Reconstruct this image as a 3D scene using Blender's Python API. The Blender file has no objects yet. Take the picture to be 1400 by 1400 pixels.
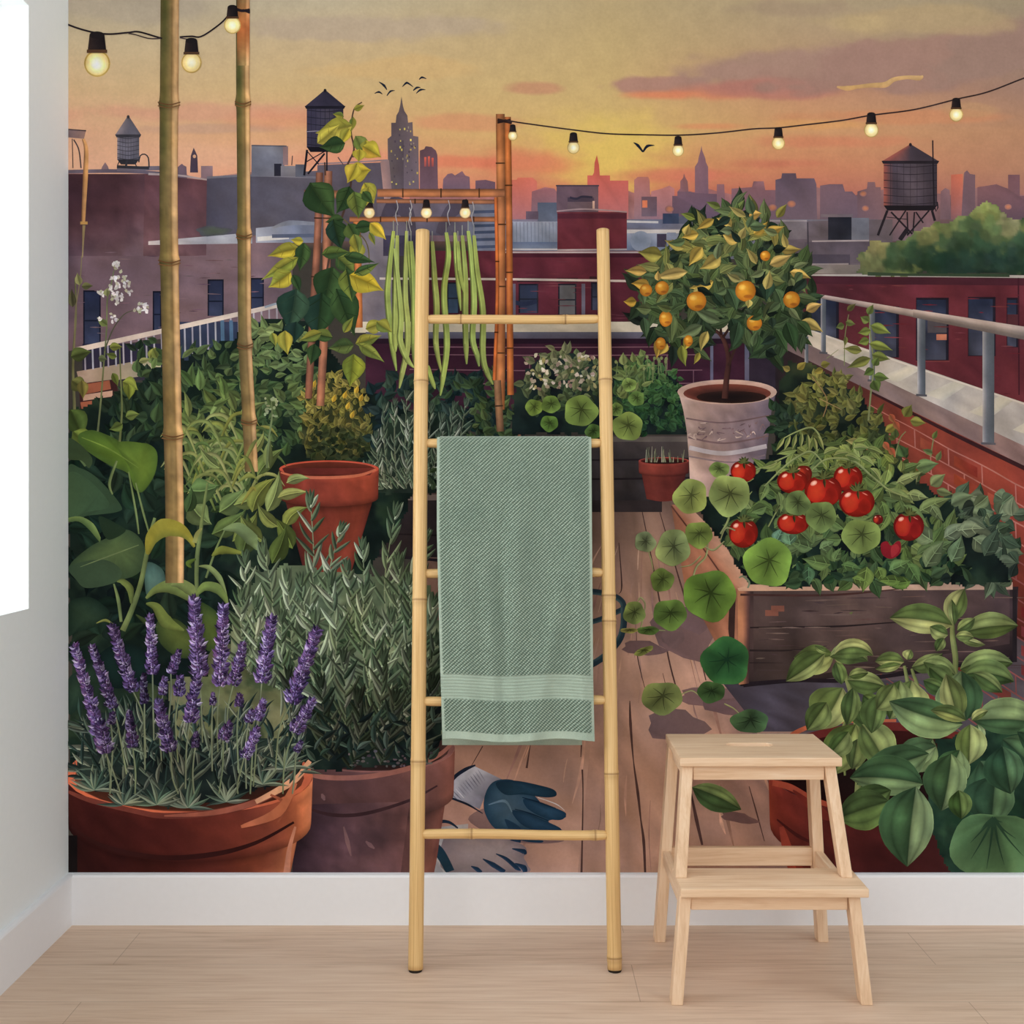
import bpy, bmesh, math, random
import numpy as np
from mathutils import Vector, Matrix

random.seed(7)
np.random.seed(7)
sc = bpy.context.scene
COL = sc.collection

# ------------------------------------------------------------------ camera, sky, lights, exposure
S = 0.00185            # metres per photo pixel on the back wall
D = 3.03               # camera to back wall
VX, VY = 705.0, 668.0  # where the camera axis meets the picture
H = 1.099              # camera height

cam_d = bpy.data.cameras.new('camera')
cam = bpy.data.objects.new('camera', cam_d)
COL.objects.link(cam)
cam.location = (0, -D, H)
cam.rotation_euler = (math.radians(90), 0, 0)
cam_d.sensor_width = 36
cam_d.lens = 36 * (D / S) / 1400
cam_d.shift_x = (700 - VX) / 1400
cam_d.shift_y = (VY - 700) / 1400
cam_d.clip_start = 0.05
sc.camera = cam

w = bpy.data.worlds.new('sky')
sc.world = w
w.use_nodes = True
bg = w.node_tree.nodes['Background']
bg.inputs[0].default_value = (0.94, 0.97, 1.0, 1)
bg.inputs[1].default_value = 0.86

def area(name, loc, target, sx, sy, power, colr):
    d = bpy.data.lights.new(name, 'AREA')
    d.shape = 'RECTANGLE'
    d.size = sx; d.size_y = sy
    d.energy = power; d.color = colr
    o = bpy.data.objects.new(name, d)
    COL.objects.link(o)
    o.location = loc
    o.rotation_euler = (Vector(target) - Vector(loc)).to_track_quat('-Z', 'Y').to_euler()
    return o

area('room_window_light', (-1.1, -4.6, 2.6), (0.15, 0, 0.75), 1.8, 1.8, 42, (1.0, 0.965, 0.92))
area('left_window_light', (-1.75, -0.95, 1.55), (0.2, -0.9, 1.3), 1.3, 1.4, 36, (0.94, 0.98, 1.0))

area('right_fill_light', (2.9, -2.6, 1.9), (-1.1, -0.5, 1.5), 1.6, 1.6, 15, (0.97, 0.99, 1.0))  # unseen fill lamp, added to brighten the left wall

sc.view_settings.view_transform = 'Standard'
sc.view_settings.look = 'None'
sc.view_settings.exposure = -0.08
sc.view_settings.gamma = 1.0
sc.view_settings.use_curve_mapping = False


# ------------------------------------------------------------------ helpers
def lin(c):
    c = np.asarray(c, dtype=float) / 255.0
    return np.where(c <= 0.04045, c / 12.92, ((c + 0.055) / 1.055) ** 2.4)

def lin1(c):
    l = lin(c)
    return (float(l[0]), float(l[1]), float(l[2]), 1.0)

def new_obj(name, me, parent=None):
    o = bpy.data.objects.new(name, me)
    COL.objects.link(o)
    if parent is not None:
        o.parent = parent
    return o

def tag(o, label=None, cat=None, group=None, kind=None):
    if label: o['label'] = label
    if cat: o['category'] = cat
    if group: o['group'] = group
    if kind: o['kind'] = kind
    return o

def bm_obj(name, bm, mat, parent=None, smooth=False):
    me = bpy.data.meshes.new(name)
    bmesh.ops.recalc_face_normals(bm, faces=bm.faces)
    bm.to_mesh(me); bm.free()
    me.materials.append(mat)
    if smooth:
        me.polygons.foreach_set('use_smooth', [True] * len(me.polygons))
    return new_obj(name, me, parent)

def add_box(bm, x0, x1, y0, y1, z0, z1):
    vs = [bm.verts.new(p) for p in ((x0,y0,z0),(x1,y0,z0),(x1,y1,z0),(x0,y1,z0),(x0,y0,z1),(x1,y0,z1),(x1,y1,z1),(x0,y1,z1))]
    for f in ((0,1,2,3),(4,5,6,7),(0,1,5,4),(1,2,6,5),(2,3,7,6),(3,0,4,7)):
        bm.faces.new([vs[i] for i in f])

def bevel(o, wd, seg=2):
    m = o.modifiers.new('bevel', 'BEVEL')
    m.width = wd; m.segments = seg; m.limit_method = 'ANGLE'
    return o

class NT:
    def __init__(s, name, rough=0.6, spec=0.3):
        s.m = bpy.data.materials.new(name); s.m.use_nodes = True
        s.t = s.m.node_tree; s.n = s.t.nodes; s.b = s.n['Principled BSDF']
        s.b.inputs['Roughness'].default_value = rough
        s.b.inputs['Specular IOR Level'].default_value = spec
    def node(s, kind, **kw):
        n = s.n.new(kind)
        for k, v in kw.items(): setattr(n, k, v)
        return n
    def link(s, a, b): s.t.links.new(a, b)
    def coords(s, scale, rot=(0,0,0), src='Object'):
        tc = s.node('ShaderNodeTexCoord'); mp = s.node('ShaderNodeMapping')
        mp.inputs['Scale'].default_value = scale; mp.inputs['Rotation'].default_value = rot
        s.link(tc.outputs[src], mp.inputs[0]); return mp.outputs[0]
    def noise(s, vec, scale, detail=3, rough=0.55, dist=0.0):
        n = s.node('ShaderNodeTexNoise')
        n.inputs['Scale'].default_value = scale; n.inputs['Detail'].default_value = detail
        n.inputs['Roughness'].default_value = rough; n.inputs['Distortion'].default_value = dist
        if vec is not None: s.link(vec, n.inputs['Vector'])
        return n.outputs['Fac']
    def ramp(s, fac, stops):
        r = s.node('ShaderNodeValToRGB')
        e = r.color_ramp.elements
        while len(e) < len(stops): e.new(0.5)
        for i, (p, c) in enumerate(stops):
            e[i].position = p; e[i].color = lin1(c)
        s.link(fac, r.inputs[0]); return r.outputs[0]
    def math(s, op, a, b=None, c=None):
        n = s.node('ShaderNodeMath', operation=op)
        for i, v in enumerate((a, b, c)):
            if v is None: continue
            if isinstance(v, (int, float)): n.inputs[i].default_value = v
            else: s.link(v, n.inputs[i])
        return n.outputs[0]
    def mix(s, fac, a, b, blend='MIX'):
        n = s.node('ShaderNodeMix', data_type='RGBA', blend_type=blend)
        for i, v in ((0, fac), (6, a), (7, b)):
            if isinstance(v, (int, float)): n.inputs[i].default_value = v
            elif isinstance(v, tuple): n.inputs[i].default_value = v
            else: s.link(v, n.inputs[i])
        return n.outputs[2]
    def bump(s, h, strength, dist=0.002):
        n = s.node('ShaderNodeBump')
        n.inputs['Strength'].default_value = strength; n.inputs['Distance'].default_value = dist
        s.link(h, n.inputs['Height']); s.link(n.outputs[0], s.b.inputs['Normal'])
    def base(s, c): s.link(c, s.b.inputs['Base Color'])

# ------------------------------------------------------------------ materials
def mat_paint(name, c, rough=0.7):
    t = NT(name, rough, 0.2)
    n = t.noise(t.coords((1,1,1)), 60, 3)
    a = tuple(max(0, v - 1) for v in c); b = tuple(min(255, v + 1) for v in c)
    t.base(t.ramp(n, [(0.3, a), (0.7, b)]))
    t.bump(n, 0.01, 0.0005)
    return t.m
M_WALL = mat_paint('wall_paint', (240, 245, 245))
M_TRIM = mat_paint('trim_paint', (240, 240, 241), 0.45)

def mat_floor():
    t = NT('oak_floor', 0.5, 0.3)
    v = t.coords((1,1,1))
    br = t.node('ShaderNodeTexBrick')
    br.offset = 0.37; br.offset_frequency = 2
    br.inputs['Scale'].default_value = 1.0
    br.inputs['Brick Width'].default_value = 1.9
    br.inputs['Row Height'].default_value = 0.2
    br.inputs['Mortar Size'].default_value = 0.0012
    br.inputs['Mortar Smooth'].default_value = 0.4
    br.inputs['Color1'].default_value = (0,0,0,1); br.inputs['Color2'].default_value = (1,1,1,1)
    br.inputs['Mortar'].default_value = (0.5,0.5,0.5,1)
    mp = t.coords((1,1,1))
    mp.node.inputs['Location'].default_value = (0.93, 0.065, 0)
    t.link(mp, br.inputs['Vector'])
    bw = t.node('ShaderNodeSeparateColor'); t.link(br.outputs['Color'], bw.inputs[0])
    vv = t.coords((1.2, 22, 1))
    g = t.noise(vv, 3.2, 6, 0.62, 0.35)
    g2 = t.noise(t.coords((4, 120, 1)), 2.0, 3, 0.6)
    g3 = t.noise(t.coords((1.0, 3.0, 1)), 2.2, 2)
    f = t.math('ADD', t.math('MULTIPLY', g, 0.6), t.math('MULTIPLY', g2, 0.22))
    f = t.math('ADD', f, t.math('MULTIPLY', g3, 0.22))
    f = t.math('ADD', f, t.math('MULTIPLY', bw.outputs[0], 0.05))
    c = t.ramp(f, [(0.34, FLOOR_D), (0.52, FLOOR_M), (0.72, FLOOR_L)])
    vo = t.node('ShaderNodeTexVoronoi'); vo.inputs['Scale'].default_value = 1.0
    t.link(t.coords((1.7, 5.5, 1)), vo.inputs['Vector'])
    kn = t.math('LESS_THAN', vo.outputs['Distance'], 0.028)
    c = t.mix(t.math('MULTIPLY', kn, 0.4), c, lin1((120, 92, 70)))
    c = t.mix(t.math('MULTIPLY', br.outputs['Fac'], 0.45), c, lin1((128, 100, 78)))
    t.base(c)
    t.bump(t.math('SUBTRACT', g2, t.math('MULTIPLY', br.outputs['Fac'], 1.0)), 0.12, 0.001)
    return t.m
FLOOR_D, FLOOR_M, FLOOR_L = (186, 155, 130), (213, 184, 159), (227, 203, 180)
M_FLOOR = mat_floor()

def mat_wood(name, scale, d, m, l):
    t = NT(name, 0.55, 0.25)
    g = t.noise(t.coords(scale), 3.0, 5, 0.6, 0.6)
    g2 = t.noise(t.coords(tuple(v * 4 for v in scale)), 3.0, 2, 0.5)
    f = t.math('ADD', t.math('MULTIPLY', g, 0.8), t.math('MULTIPLY', g2, 0.2))
    t.base(t.ramp(f, [(0.32, d), (0.5, m), (0.68, l)]))
    t.bump(g2, 0.06, 0.0008)
    return t.m
BD, BM_, BL = (214, 177, 141), (230, 197, 162), (238, 211, 181)
M_WOODX = mat_wood('birch_grain_across', (1.5, 26, 26), BD, BM_, BL)
M_WOODZ = mat_wood('birch_grain_upright', (26, 26, 1.5), BD, BM_, BL)
M_WOODY = mat_wood('birch_grain_deep', (26, 1.5, 26), BD, BM_, BL)

def mat_bamboo():
    t = NT('bamboo', 0.42, 0.35)
    at = t.node('ShaderNodeAttribute', attribute_name='tint')
    uv = t.coords((1,1,1), src='UV')
    mp = uv.node; mp.inputs['Scale'].default_value = (30, 2.2, 1)
    g = t.noise(uv, 1.6, 4, 0.6, 0.3)
    c = t.ramp(g, [(0.25, (190, 146, 88)), (0.48, (216, 176, 116)), (0.72, (230, 197, 142))])
    c = t.mix(at.outputs['Fac'], c, lin1((128, 88, 48)))
    t.base(c)
    t.bump(g, 0.08, 0.001)
    return t.m
M_BAMBOO = mat_bamboo()
def plain(name, c, rough=0.7):
    t = NT(name, rough, 0.2)
    n = t.noise(t.coords((1,1,1)), 90, 2)
    t.base(t.ramp(n, [(0.3, tuple(v * 0.9 for v in c)), (0.7, c)]))
    return t.m
M_RUBBER = plain('dark_rubber', (45, 38, 32))

def mat_towel():
    t = NT('sage_terry', 0.95, 0.05)
    n = t.noise(t.coords((1,1,1)), 900, 2)
    n2 = t.noise(t.coords((1,1,1)), 12, 2)
    f = t.math('ADD', t.math('MULTIPLY', n, 0.6), t.math('MULTIPLY', n2, 0.4))
    pile_shade = t.node('ShaderNodeAttribute', attribute_name='pile_shade')     # pits between the loops coloured darker to stand in for shade
    t.base(t.mix(pile_shade.outputs['Fac'], lin1((92, 112, 98)), t.ramp(f, [(0.3, TOW_D), (0.7, TOW_L)])))
    t.b.inputs['Sheen Weight'].default_value = 0.15
    t.bump(n, 0.35, 0.001)
    return t.m
TOW_D, TOW_L = (146, 163, 147), (182, 195, 176)
M_TOWEL = mat_towel()
TH = NT('window_glass', 0.05, 0.5)
TH.b.inputs['Transmission Weight'].default_value = 1.0
TH.b.inputs['IOR'].default_value = 1.02
M_GLASS = TH.m

# ------------------------------------------------------------------ room shell
XL = (93 - VX) * S      # left wall plane
RX = 2.1                # how far the back wall runs to the right
bm = bmesh.new(); add_box(bm, XL - 0.22, RX, -2.6, 0.12, -0.05, 0)
tag(bm_obj('floor', bm, M_FLOOR), kind='structure')
bm = bmesh.new(); add_box(bm, XL - 0.22, RX, 0.0, 0.12, 0.0, 2.62)
tag(bm_obj('wall_back', bm, M_WALL), kind='structure')
WY0, WY1, WZ0, WZ1 = -0.245, -1.42, 0.82, 2.222
YE = -1.62
bm = bmesh.new()
add_box(bm, XL - 0.22, XL, WY0, 0.0, 0.0, 2.62)
add_box(bm, XL - 0.22, XL, YE, WY1, 0.0, 2.62)
add_box(bm, XL - 0.22, XL, WY1, WY0, 0.0, WZ0)
add_box(bm, XL - 0.22, XL, WY1, WY0, WZ1, 2.62)
tag(bm_obj('wall_left', bm, M_WALL), kind='structure')
BT, BH = 0.016, 0.1265
def base_profile(bm, p0, p1, nrm):
    # section: (distance from wall, height)
    prof = [(0, 0), (BT, 0), (BT, BH - 0.006), (BT - 0.002, BH - 0.002), (BT - 0.006, BH), (0, BH)]
    rows = []
    for p in (p0, p1):
        rows.append([bm.verts.new((p[0] + nrm[0]*a, p[1] + nrm[1]*a, z)) for a, z in prof])
    n = len(prof)
    for i in range(n):
        bm.faces.new((rows[0][i], rows[0][(i+1) % n], rows[1][(i+1) % n], rows[1][i]))
    bm.faces.new(rows[0]); bm.faces.new(rows[1])
bm = bmesh.new(); base_profile(bm, (XL + BT, 0), (RX, 0), (0, -1))
tag(bm_obj('baseboard_back', bm, M_TRIM), kind='structure')
bm = bmesh.new(); base_profile(bm, (XL, 0), (XL, YE), (1, 0))
tag(bm_obj('baseboard_left', bm, M_TRIM), kind='structure')
# window deep in its reveal
win = new_obj('window_1', None); win.location = (XL - 0.19, (WY0 + WY1) / 2, WZ0); tag(win, kind='structure')
def wloc(o): o.location = -win.location; return o
bm = bmesh.new()
fx0, fx1 = XL - 0.215, XL - 0.165
fr = 0.05
add_box(bm, fx0, fx1, WY1, WY1 + fr, WZ0, WZ1); add_box(bm, fx0, fx1, WY0 - fr, WY0, WZ0, WZ1)
add_box(bm, fx0, fx1, WY1 + fr, WY0 - fr, WZ0, WZ0 + fr); add_box(bm, fx0, fx1, WY1 + fr, WY0 - fr, WZ1 - fr, WZ1)
ym = (WY0 + WY1) / 2
add_box(bm, fx0, fx1, ym - 0.03, ym + 0.03, WZ0 + fr, WZ1 - fr)
wloc(bm_obj('window_frame', bm, M_TRIM, win))
bm = bmesh.new(); add_box(bm, XL - 0.194, XL - 0.188, WY1 + fr, WY0 - fr, WZ0 + fr, WZ1 - fr)
wloc(bm_obj('window_pane', bm, M_GLASS, win))
# ------------------------------------------------------------------ the printed mural: flat, pasted on the back wall
MX0, MX1, MY0, MY1 = 93.6, 1575.0, -150.0, 1192.6
DL = 6e-6
CELL = 4
_gx0, _gy0 = 80, -170
_lay = np.zeros((380, 345), dtype=np.int32)      # [x cell, y cell] topmost ink layer so far
# how strongly the room lights the mural (across, and down): ink colour = colour seen in the photograph / light
E_X = (94, 130, 150, 180, 200, 270, 330, 400, 500, 700, 1000, 1400)
E_V = (0.77, 0.80, 0.84, 0.94, 1.00, 1.13, 1.18, 1.20, 1.17, 1.12, 1.05, 1.01)
E_Y = (0, 300, 560, 750, 900, 1000, 1100, 1190)
E_W = (0.97, 1.0, 0.96, 0.89, 0.80, 0.75, 0.71, 0.68)
def room_light(x, y): return (np.interp(x, E_X, E_V) * np.interp(y, E_Y, E_W))[..., None]

class Motif:
    def __init__(s, name, label=None, parent=None):
        s.name, s.label, s.parent = name, label, parent
        s.V, s.F, s.C, s.L, s.n = [], [], [], [], 0
        MOTIFS.append(s)
MOTIFS = []

def add(m, V, F, C):
    V = np.array(V, dtype=float); C = np.array(C, dtype=float)
    if C.ndim == 1: C = np.tile(C, (len(V), 1))
    V[:, 0] = np.clip(V[:, 0], MX0, MX1 - 1); V[:, 1] = np.clip(V[:, 1], MY0, MY1)
    a = ((V.min(0) - (_gx0, _gy0)) / CELL).astype(int); b = ((V.max(0) - (_gx0, _gy0)) / CELL).astype(int) + 1
    reg = _lay[a[0]:b[0], a[1]:b[1]]
    L = int(reg.max()) + 1
    reg[:] = L
    m.V.append(V); m.C.append(C); m.L.append(np.full(len(V), L))
    n = m.n
    m.F.extend([[i + n for i in f] for f in F])
    m.n += len(V)

def jit(c, a=8):
    k = random.uniform(-a, a)
    return tuple(min(255, max(0, v + k + random.uniform(-a, a) * 0.4)) for v in c)
def mixc(a, b, t): return tuple(a[i] + (b[i] - a[i]) * t for i in range(3))
def dk(c, k): return tuple(v * k for v in c)
def P(s): return [tuple(float(q) for q in p.split(',')) for p in s.split()]

def spl(pts, n=8, closed=False):
    p = [np.array(q, float) for q in pts]
    if len(p) == 2 and not closed:
        return np.array([p[0] + (p[1] - p[0]) * t for t in np.linspace(0, 1, n + 1)])
    out = []; N = len(p); segs = N if closed else N - 1
    for i in range(segs):
        if closed: a, b, c, d = p[i-1], p[i], p[(i+1) % N], p[(i+2) % N]
        else: a, b, c, d = p[max(i-1, 0)], p[i], p[i+1], p[min(i+2, N-1)]
        for k in range(n):
            t = k / n
            out.append(0.5 * (2*b + (c-a)*t + (2*a-5*b+4*c-d)*t*t + (3*b-a-3*c+d)*t**3))
    if not closed: out.append(p[-1])
    return np.array(out)

def poly(m, pts, c, smooth=False, n=6):
    q = spl(pts, n, True) if smooth else np.array(pts, float)
    add(m, q, [list(range(len(q)))], c)

def fan(m, pts, cin, cout, center=None, smooth=True, n=5):
    q = spl(pts, n, True) if smooth else np.array(pts, float)
    ce = np.mean(q, 0) if center is None else np.array(center, float)
    k = len(q)
    V = np.vstack([[ce], ce + (q - ce) * 0.55, q])
    C = np.vstack([[cin], [mixc(cin, cout, 0.35)] * k, [cout] * k])
    F = [[0, 1 + i, 1 + (i+1) % k] for i in range(k)] + [[1 + i, 1 + k + i, 1 + k + (i+1) % k, 1 + (i+1) % k] for i in range(k)]
    add(m, V, F, C)

def ring(cx, cy, rx, ry, n=20, wob=0.0, rot=0.0, a0=0, a1=360):
    out = []; ph = random.uniform(0, 6)
    full = abs(a1 - a0) >= 360
    for i in range(n + (0 if full else 1)):
        th = math.radians(a0 + (a1 - a0) * i / n)
        r = 1 + wob * (math.sin(3 * th + ph) * 0.5 + math.sin(5 * th + ph * 2) * 0.5)
        x, y = rx * r * math.cos(th), ry * r * math.sin(th)
        out.append((cx + x * math.cos(rot) - y * math.sin(rot), cy + x * math.sin(rot) + y * math.cos(rot)))
    return out

def blob(m, cx, cy, rx, ry, cin, cout=None, wob=0.0, rot=0.0, off=(0, 0), n=20):
    fan(m, ring(cx, cy, rx, ry, n, wob, rot), cin, cout or cin, (cx + off[0], cy + off[1]), False)

def stroke(m, pts, w, c, c2=None, n=6):
    """tapered brush stroke; w = width or list of widths along the stroke"""
    q = spl(pts, n)
    k = len(q)
    ws = np.interp(np.linspace(0, 1, k), np.linspace(0, 1, len(w)), w) if hasattr(w, '__len__') else np.full(k, float(w))
    t = np.gradient(q, axis=0); t /= (np.linalg.norm(t, axis=1)[:, None] + 1e-9)
    nn = np.stack([-t[:, 1], t[:, 0]], 1) * ws[:, None] / 2
    if c2 is None:
        V = np.vstack([q + nn, q - nn]); F = [[i, i+1, k+i+1, k+i] for i in range(k-1)]
        add(m, V, F, c)
    else:
        V = np.vstack([q + nn, q, q - nn]); C = np.vstack([[c2] * k, [c] * k, [c] * k])
        F = [[i, i+1, k+i+1, k+i] for i in range(k-1)] + [[k+i, k+i+1, 2*k+i+1, 2*k+i] for i in range(k-1)]
        add(m, V, F, C)

def resample(pts, n):
    p = np.array(pts, float)
    d = np.r_[0, np.cumsum(np.linalg.norm(np.diff(p, axis=0), axis=1))]
    t = np.linspace(0, d[-1], n)
    return np.stack([np.interp(t, d, p[:, 0]), np.interp(t, d, p[:, 1])], 1)

_lat = np.random.RandomState(5).rand(256, 256)
def vn(x, y, sc, seed=0):
    x = np.asarray(x) / sc + seed * 17.3; y = np.asarray(y) / sc + seed * 7.7
    xi, yi = np.floor(x).astype(int), np.floor(y).astype(int); fx, fy = x - xi, y - yi
    fx = fx * fx * (3 - 2 * fx); fy = fy * fy * (3 - 2 * fy)
    g = lambda i, j: _lat[i % 256, j % 256]
    return (g(xi, yi) * (1-fx) + g(xi+1, yi) * fx) * (1-fy) + (g(xi, yi+1) * (1-fx) + g(xi+1, yi+1) * fx) * fy
def fbm(x, y, sc, seed=0):
    return (vn(x, y, sc, seed) * 0.5 + vn(x, y, sc / 2, seed + 1) * 0.3 + vn(x, y, sc / 4, seed + 2) * 0.2)

def ramp(t, stops):
    t = np.asarray(t, float); ps = [s[0] for s in stops]
    return np.stack([np.interp(t, ps, [s[1][i] for s in stops]) for i in range(3)], -1)

def patch(m, A, B, stops, nu=8, nv=12, wash=0.10, wsc=30, vs=None, sm=False, fn=None):
    """wash of paint between edge A and edge B (both run the same way); stops = colours across,
    vs = multipliers along; wash = pigment blooms"""
    if sm: A = spl(A, 8); B = spl(B, 8)
    a, b = resample(A, nv), resample(B, nv)
    u = np.linspace(0, 1, nu)
    V = a[:, None, :] * (1 - u)[None, :, None] + b[:, None, :] * u[None, :, None]
    if not isinstance(stops[0][0], (int, float)) or len(stops[0]) == 3: stops = [(0, stops[0]), (1, stops[-1])]
    C = np.tile(ramp(u, stops)[None], (nv, 1, 1))
    if vs is not None:
        k = ramp(np.linspace(0, 1, nv), [(p, (v, v, v) if isinstance(v, (int, float)) else v) for p, v in vs])
        C = C * k[:, None, :]
    if wash:
        f = fbm(V[..., 0], V[..., 1], wsc, 3)
        C = C * (1 + wash * 2 * (f - 0.5))[..., None]
    if fn is not None: C = fn(V[..., 0], V[..., 1], C)
    i = np.arange(nv - 1)[:, None] * nu + np.arange(nu - 1)[None]
    F = np.stack([i, i+1, i+nu+1, i+nu], -1).reshape(-1, 4).tolist()
    add(m, V.reshape(-1, 2), F, np.clip(C.reshape(-1, 3), 0, 255))

def rect(m, x0, y0, x1, y1, c, c2=None, wash=0.12, **kw):
    c2 = c2 or c
    patch(m, [(x0, y0), (x1, y0)], [(x0, y1), (x1, y1)], [(0, c), (1, c2)], nu=max(3, min(14, int(abs(y1-y0) / 10) + 2)), nv=max(3, min(30, int(abs(x1-x0) / 10) + 2)), wash=wash, **kw)

def inside(x, y, pg):
    c = False; j = len(pg) - 1
    for i in range(len(pg)):
        xi, yi = pg[i]; xj, yj = pg[j]
        if (yi > y) != (yj > y) and x < (xj - xi) * (y - yi) / (yj - yi) + xi: c = not c
        j = i
    return c
def samples(pg, n):
    xs = [p[0] for p in pg]; ys = [p[1] for p in pg]; out = []
    while len(out) < n:
        x, y = random.uniform(min(xs), max(xs)), random.uniform(min(ys), max(ys))
        if inside(x, y, pg): out.append((x, y))
    return out

PROF = {'ovate': [0, .62, .95, 1, .9, .7, .42, .16, 0], 'lance': [0.1, .55, .85, 1, .95, .78, .52, .26, 0], 'round': [0, .75, .97, 1, 1, .95, .8, .5, 0], 'cup': [0, .55, .84, .97, 1, .93, .74, .44, .02], 'needle': [.5, .85, 1, 1, .95, .85, .7, .45, .1]}
def leaf(m, x, y, ang, ln, wd, c, c2=None, bend=0.0, vein=None, prof='ovate', tip=None, sidev=0, fold=0.5):
    """leaf from its base (x,y) heading ang degrees (0 right, 90 down); c, c2 = the two halves; tip tints the end"""
    c2 = c2 or c
    pr = PROF[prof]; k = 9
    a = math.radians(ang); px, py = x, y
    q = []; st = ln / (k - 1)
    for i in range(k):
        q.append((px, py)); a2 = a + math.radians(bend) * (i / (k - 1))
        px += st * math.cos(a2); py += st * math.sin(a2)
    q = np.array(q); t = np.gradient(q, axis=0); t /= np.linalg.norm(t, axis=1)[:, None]
    nn = np.stack([-t[:, 1], t[:, 0]], 1) * (np.array(pr) * wd / 2)[:, None]
    tp = tip or c
    f = np.linspace(0, 1, k)[:, None] ** 1.5
    def cc(col, kk): return np.clip(np.array(col)[None] * kk * (1 - f * (0.6 if tip else 0)) + np.array(tp)[None] * kk * f * (0.6 if tip else 0), 0, 255)
    if wd >= 11:
        V = np.vstack([q - nn * 2 * fold, q - nn * 1.1 * fold, q, q, q + nn * 1.1 * (1 - fold), q + nn * 2 * (1 - fold)])
        C = np.vstack([cc(c, .96), cc(c, 1.17), cc(c, .84), cc(c2, .78), cc(c2, 1.08), cc(c2, .95)]); cols = ((0, 1), (1, 2), (3, 4), (4, 5))
    else:
        V = np.vstack([q - nn * 2 * fold, q, q, q + nn * 2 * (1 - fold)])
        C = np.vstack([cc(c, 1.10), cc(c, 0.90), cc(c2, 0.84), cc(c2, 1.06)]); cols = ((0, 1), (2, 3))
    F = [[a_*k+i, a_*k+i+1, b_*k+i+1, b_*k+i] for a_, b_ in cols for i in range(k-1)]
    add(m, V, F, C)
    if vein is not None:
        stroke(m, [tuple(q[0]), tuple(q[3]), tuple(q[6]), tuple(q[7])], [max(1.2, wd * 0.06), max(0.9, wd * 0.045), 0.5], vein, n=3)
        for s in range(sidev):
            i = 1 + s * 6.0 / max(1, sidev); i0 = int(i); fr = i - i0
            b = q[i0] + (q[min(i0+1, k-1)] - q[i0]) * fr; tt = t[i0]; n1 = np.array([-tt[1], tt[0]])
            for sg in (-1, 1):
                wloc = pr[min(i0+1, k-1)] * wd * (fold if sg < 0 else 1 - fold) * 0.85
                e = b + n1 * sg * wloc + tt * wloc * 0.75
                md = (b + e) / 2 + tt * wloc * 0.06 - n1 * sg * wloc * -0.06
                stroke(m, [tuple(b), tuple(md), tuple(e)], [max(1.0, wd * 0.03), 0.5], vein, n=3)

def rleaf(m, cx, cy, r, c, edge=None, dark=None, sq=1.0, rot=0.0, notch=0, veins=7, hub=(0.05, -0.1)):
    """round nasturtium leaf with veins running out from its hub"""
    edge = edge or tuple(min(255, v * 1.12) for v in c); dark = dark or dk(c, 0.55)
    pts = ring(cx, cy, r, r * sq, 30, 0.09, rot)
    hx, hy = cx + hub[0] * r, cy + hub[1] * r
    k = len(pts); q = np.array(pts); ce = np.array((hx, hy))
    V = [ce]; C = [dk(c, 0.66)]
    for f, kk in ((0.3, 0.84), (0.7, 1.0), (1.0, 1.0)):
        for i in range(k):
            V.append(ce + (q[i] - ce) * f)
            sh = 1 + 0.10 * math.sin(2 * math.pi * i / k * 2 + cx) + 0.06 * math.sin(2 * math.pi * i / k * 5 + cy)
            base = edge if f == 1.0 else c
            C.append(tuple(min(255, v * kk * sh) for v in base))
    F = [[0, 1+i, 1+(i+1) % k] for i in range(k)]
    for L in range(2):
        F += [[1+L*k+i, 1+(L+1)*k+i, 1+(L+1)*k+(i+1) % k, 1+L*k+(i+1) % k] for i in range(k)]
    add(m, V, F, np.array(C))
    for i in range(veins):
        th = 2 * math.pi * (i + 0.3) / veins + rot + cx
        vl = random.uniform(.5, .78); e = (cx + vl * r * math.cos(th), cy + vl * r * sq * math.sin(th))
        mid = ((hx + e[0]) / 2 + random.uniform(-1, 1) * r * 0.04, (hy + e[1]) / 2 + random.uniform(-1, 1) * r * 0.04)
        stroke(m, [(hx, hy), mid, e], [max(1.2, r * 0.085), max(0.8, r * 0.04), 0.3], dark, n=3)

def bush(m, pg, n, ln, wd, cols, ang=(0, 360), prof='ovate', vein=False, key=None, dense=1.0, light=None):
    """scattered leaves in a region; cols from dark to light are laid back to front; light(x,y) picks a place on that scale"""
    pts = samples(pg, n)
    if key: pts.sort(key=key)
    for i, (x, y) in enumerate(pts):
        f = i / n
        v = (0.75 * f + 0.25 * random.random()) if light is None else min(1, max(0, light(x, y) * 0.65 + 0.35 * f + random.uniform(-0.15, 0.15)))
        j = v * (len(cols) - 1); a = int(j); b = min(a + 1, len(cols) - 1)
        c = jit(mixc(cols[a], cols[b], j - a), 7)
        l = random.uniform(*ln); wv = random.uniform(*wd)
        leaf(m, x, y, random.uniform(*ang), l, wv, c, dk(c, random.uniform(0.72, 0.95)), bend=random.uniform(-50, 50), prof=prof, vein=(tuple(min(255, q * 1.2) for q in c) if vein else None))

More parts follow.
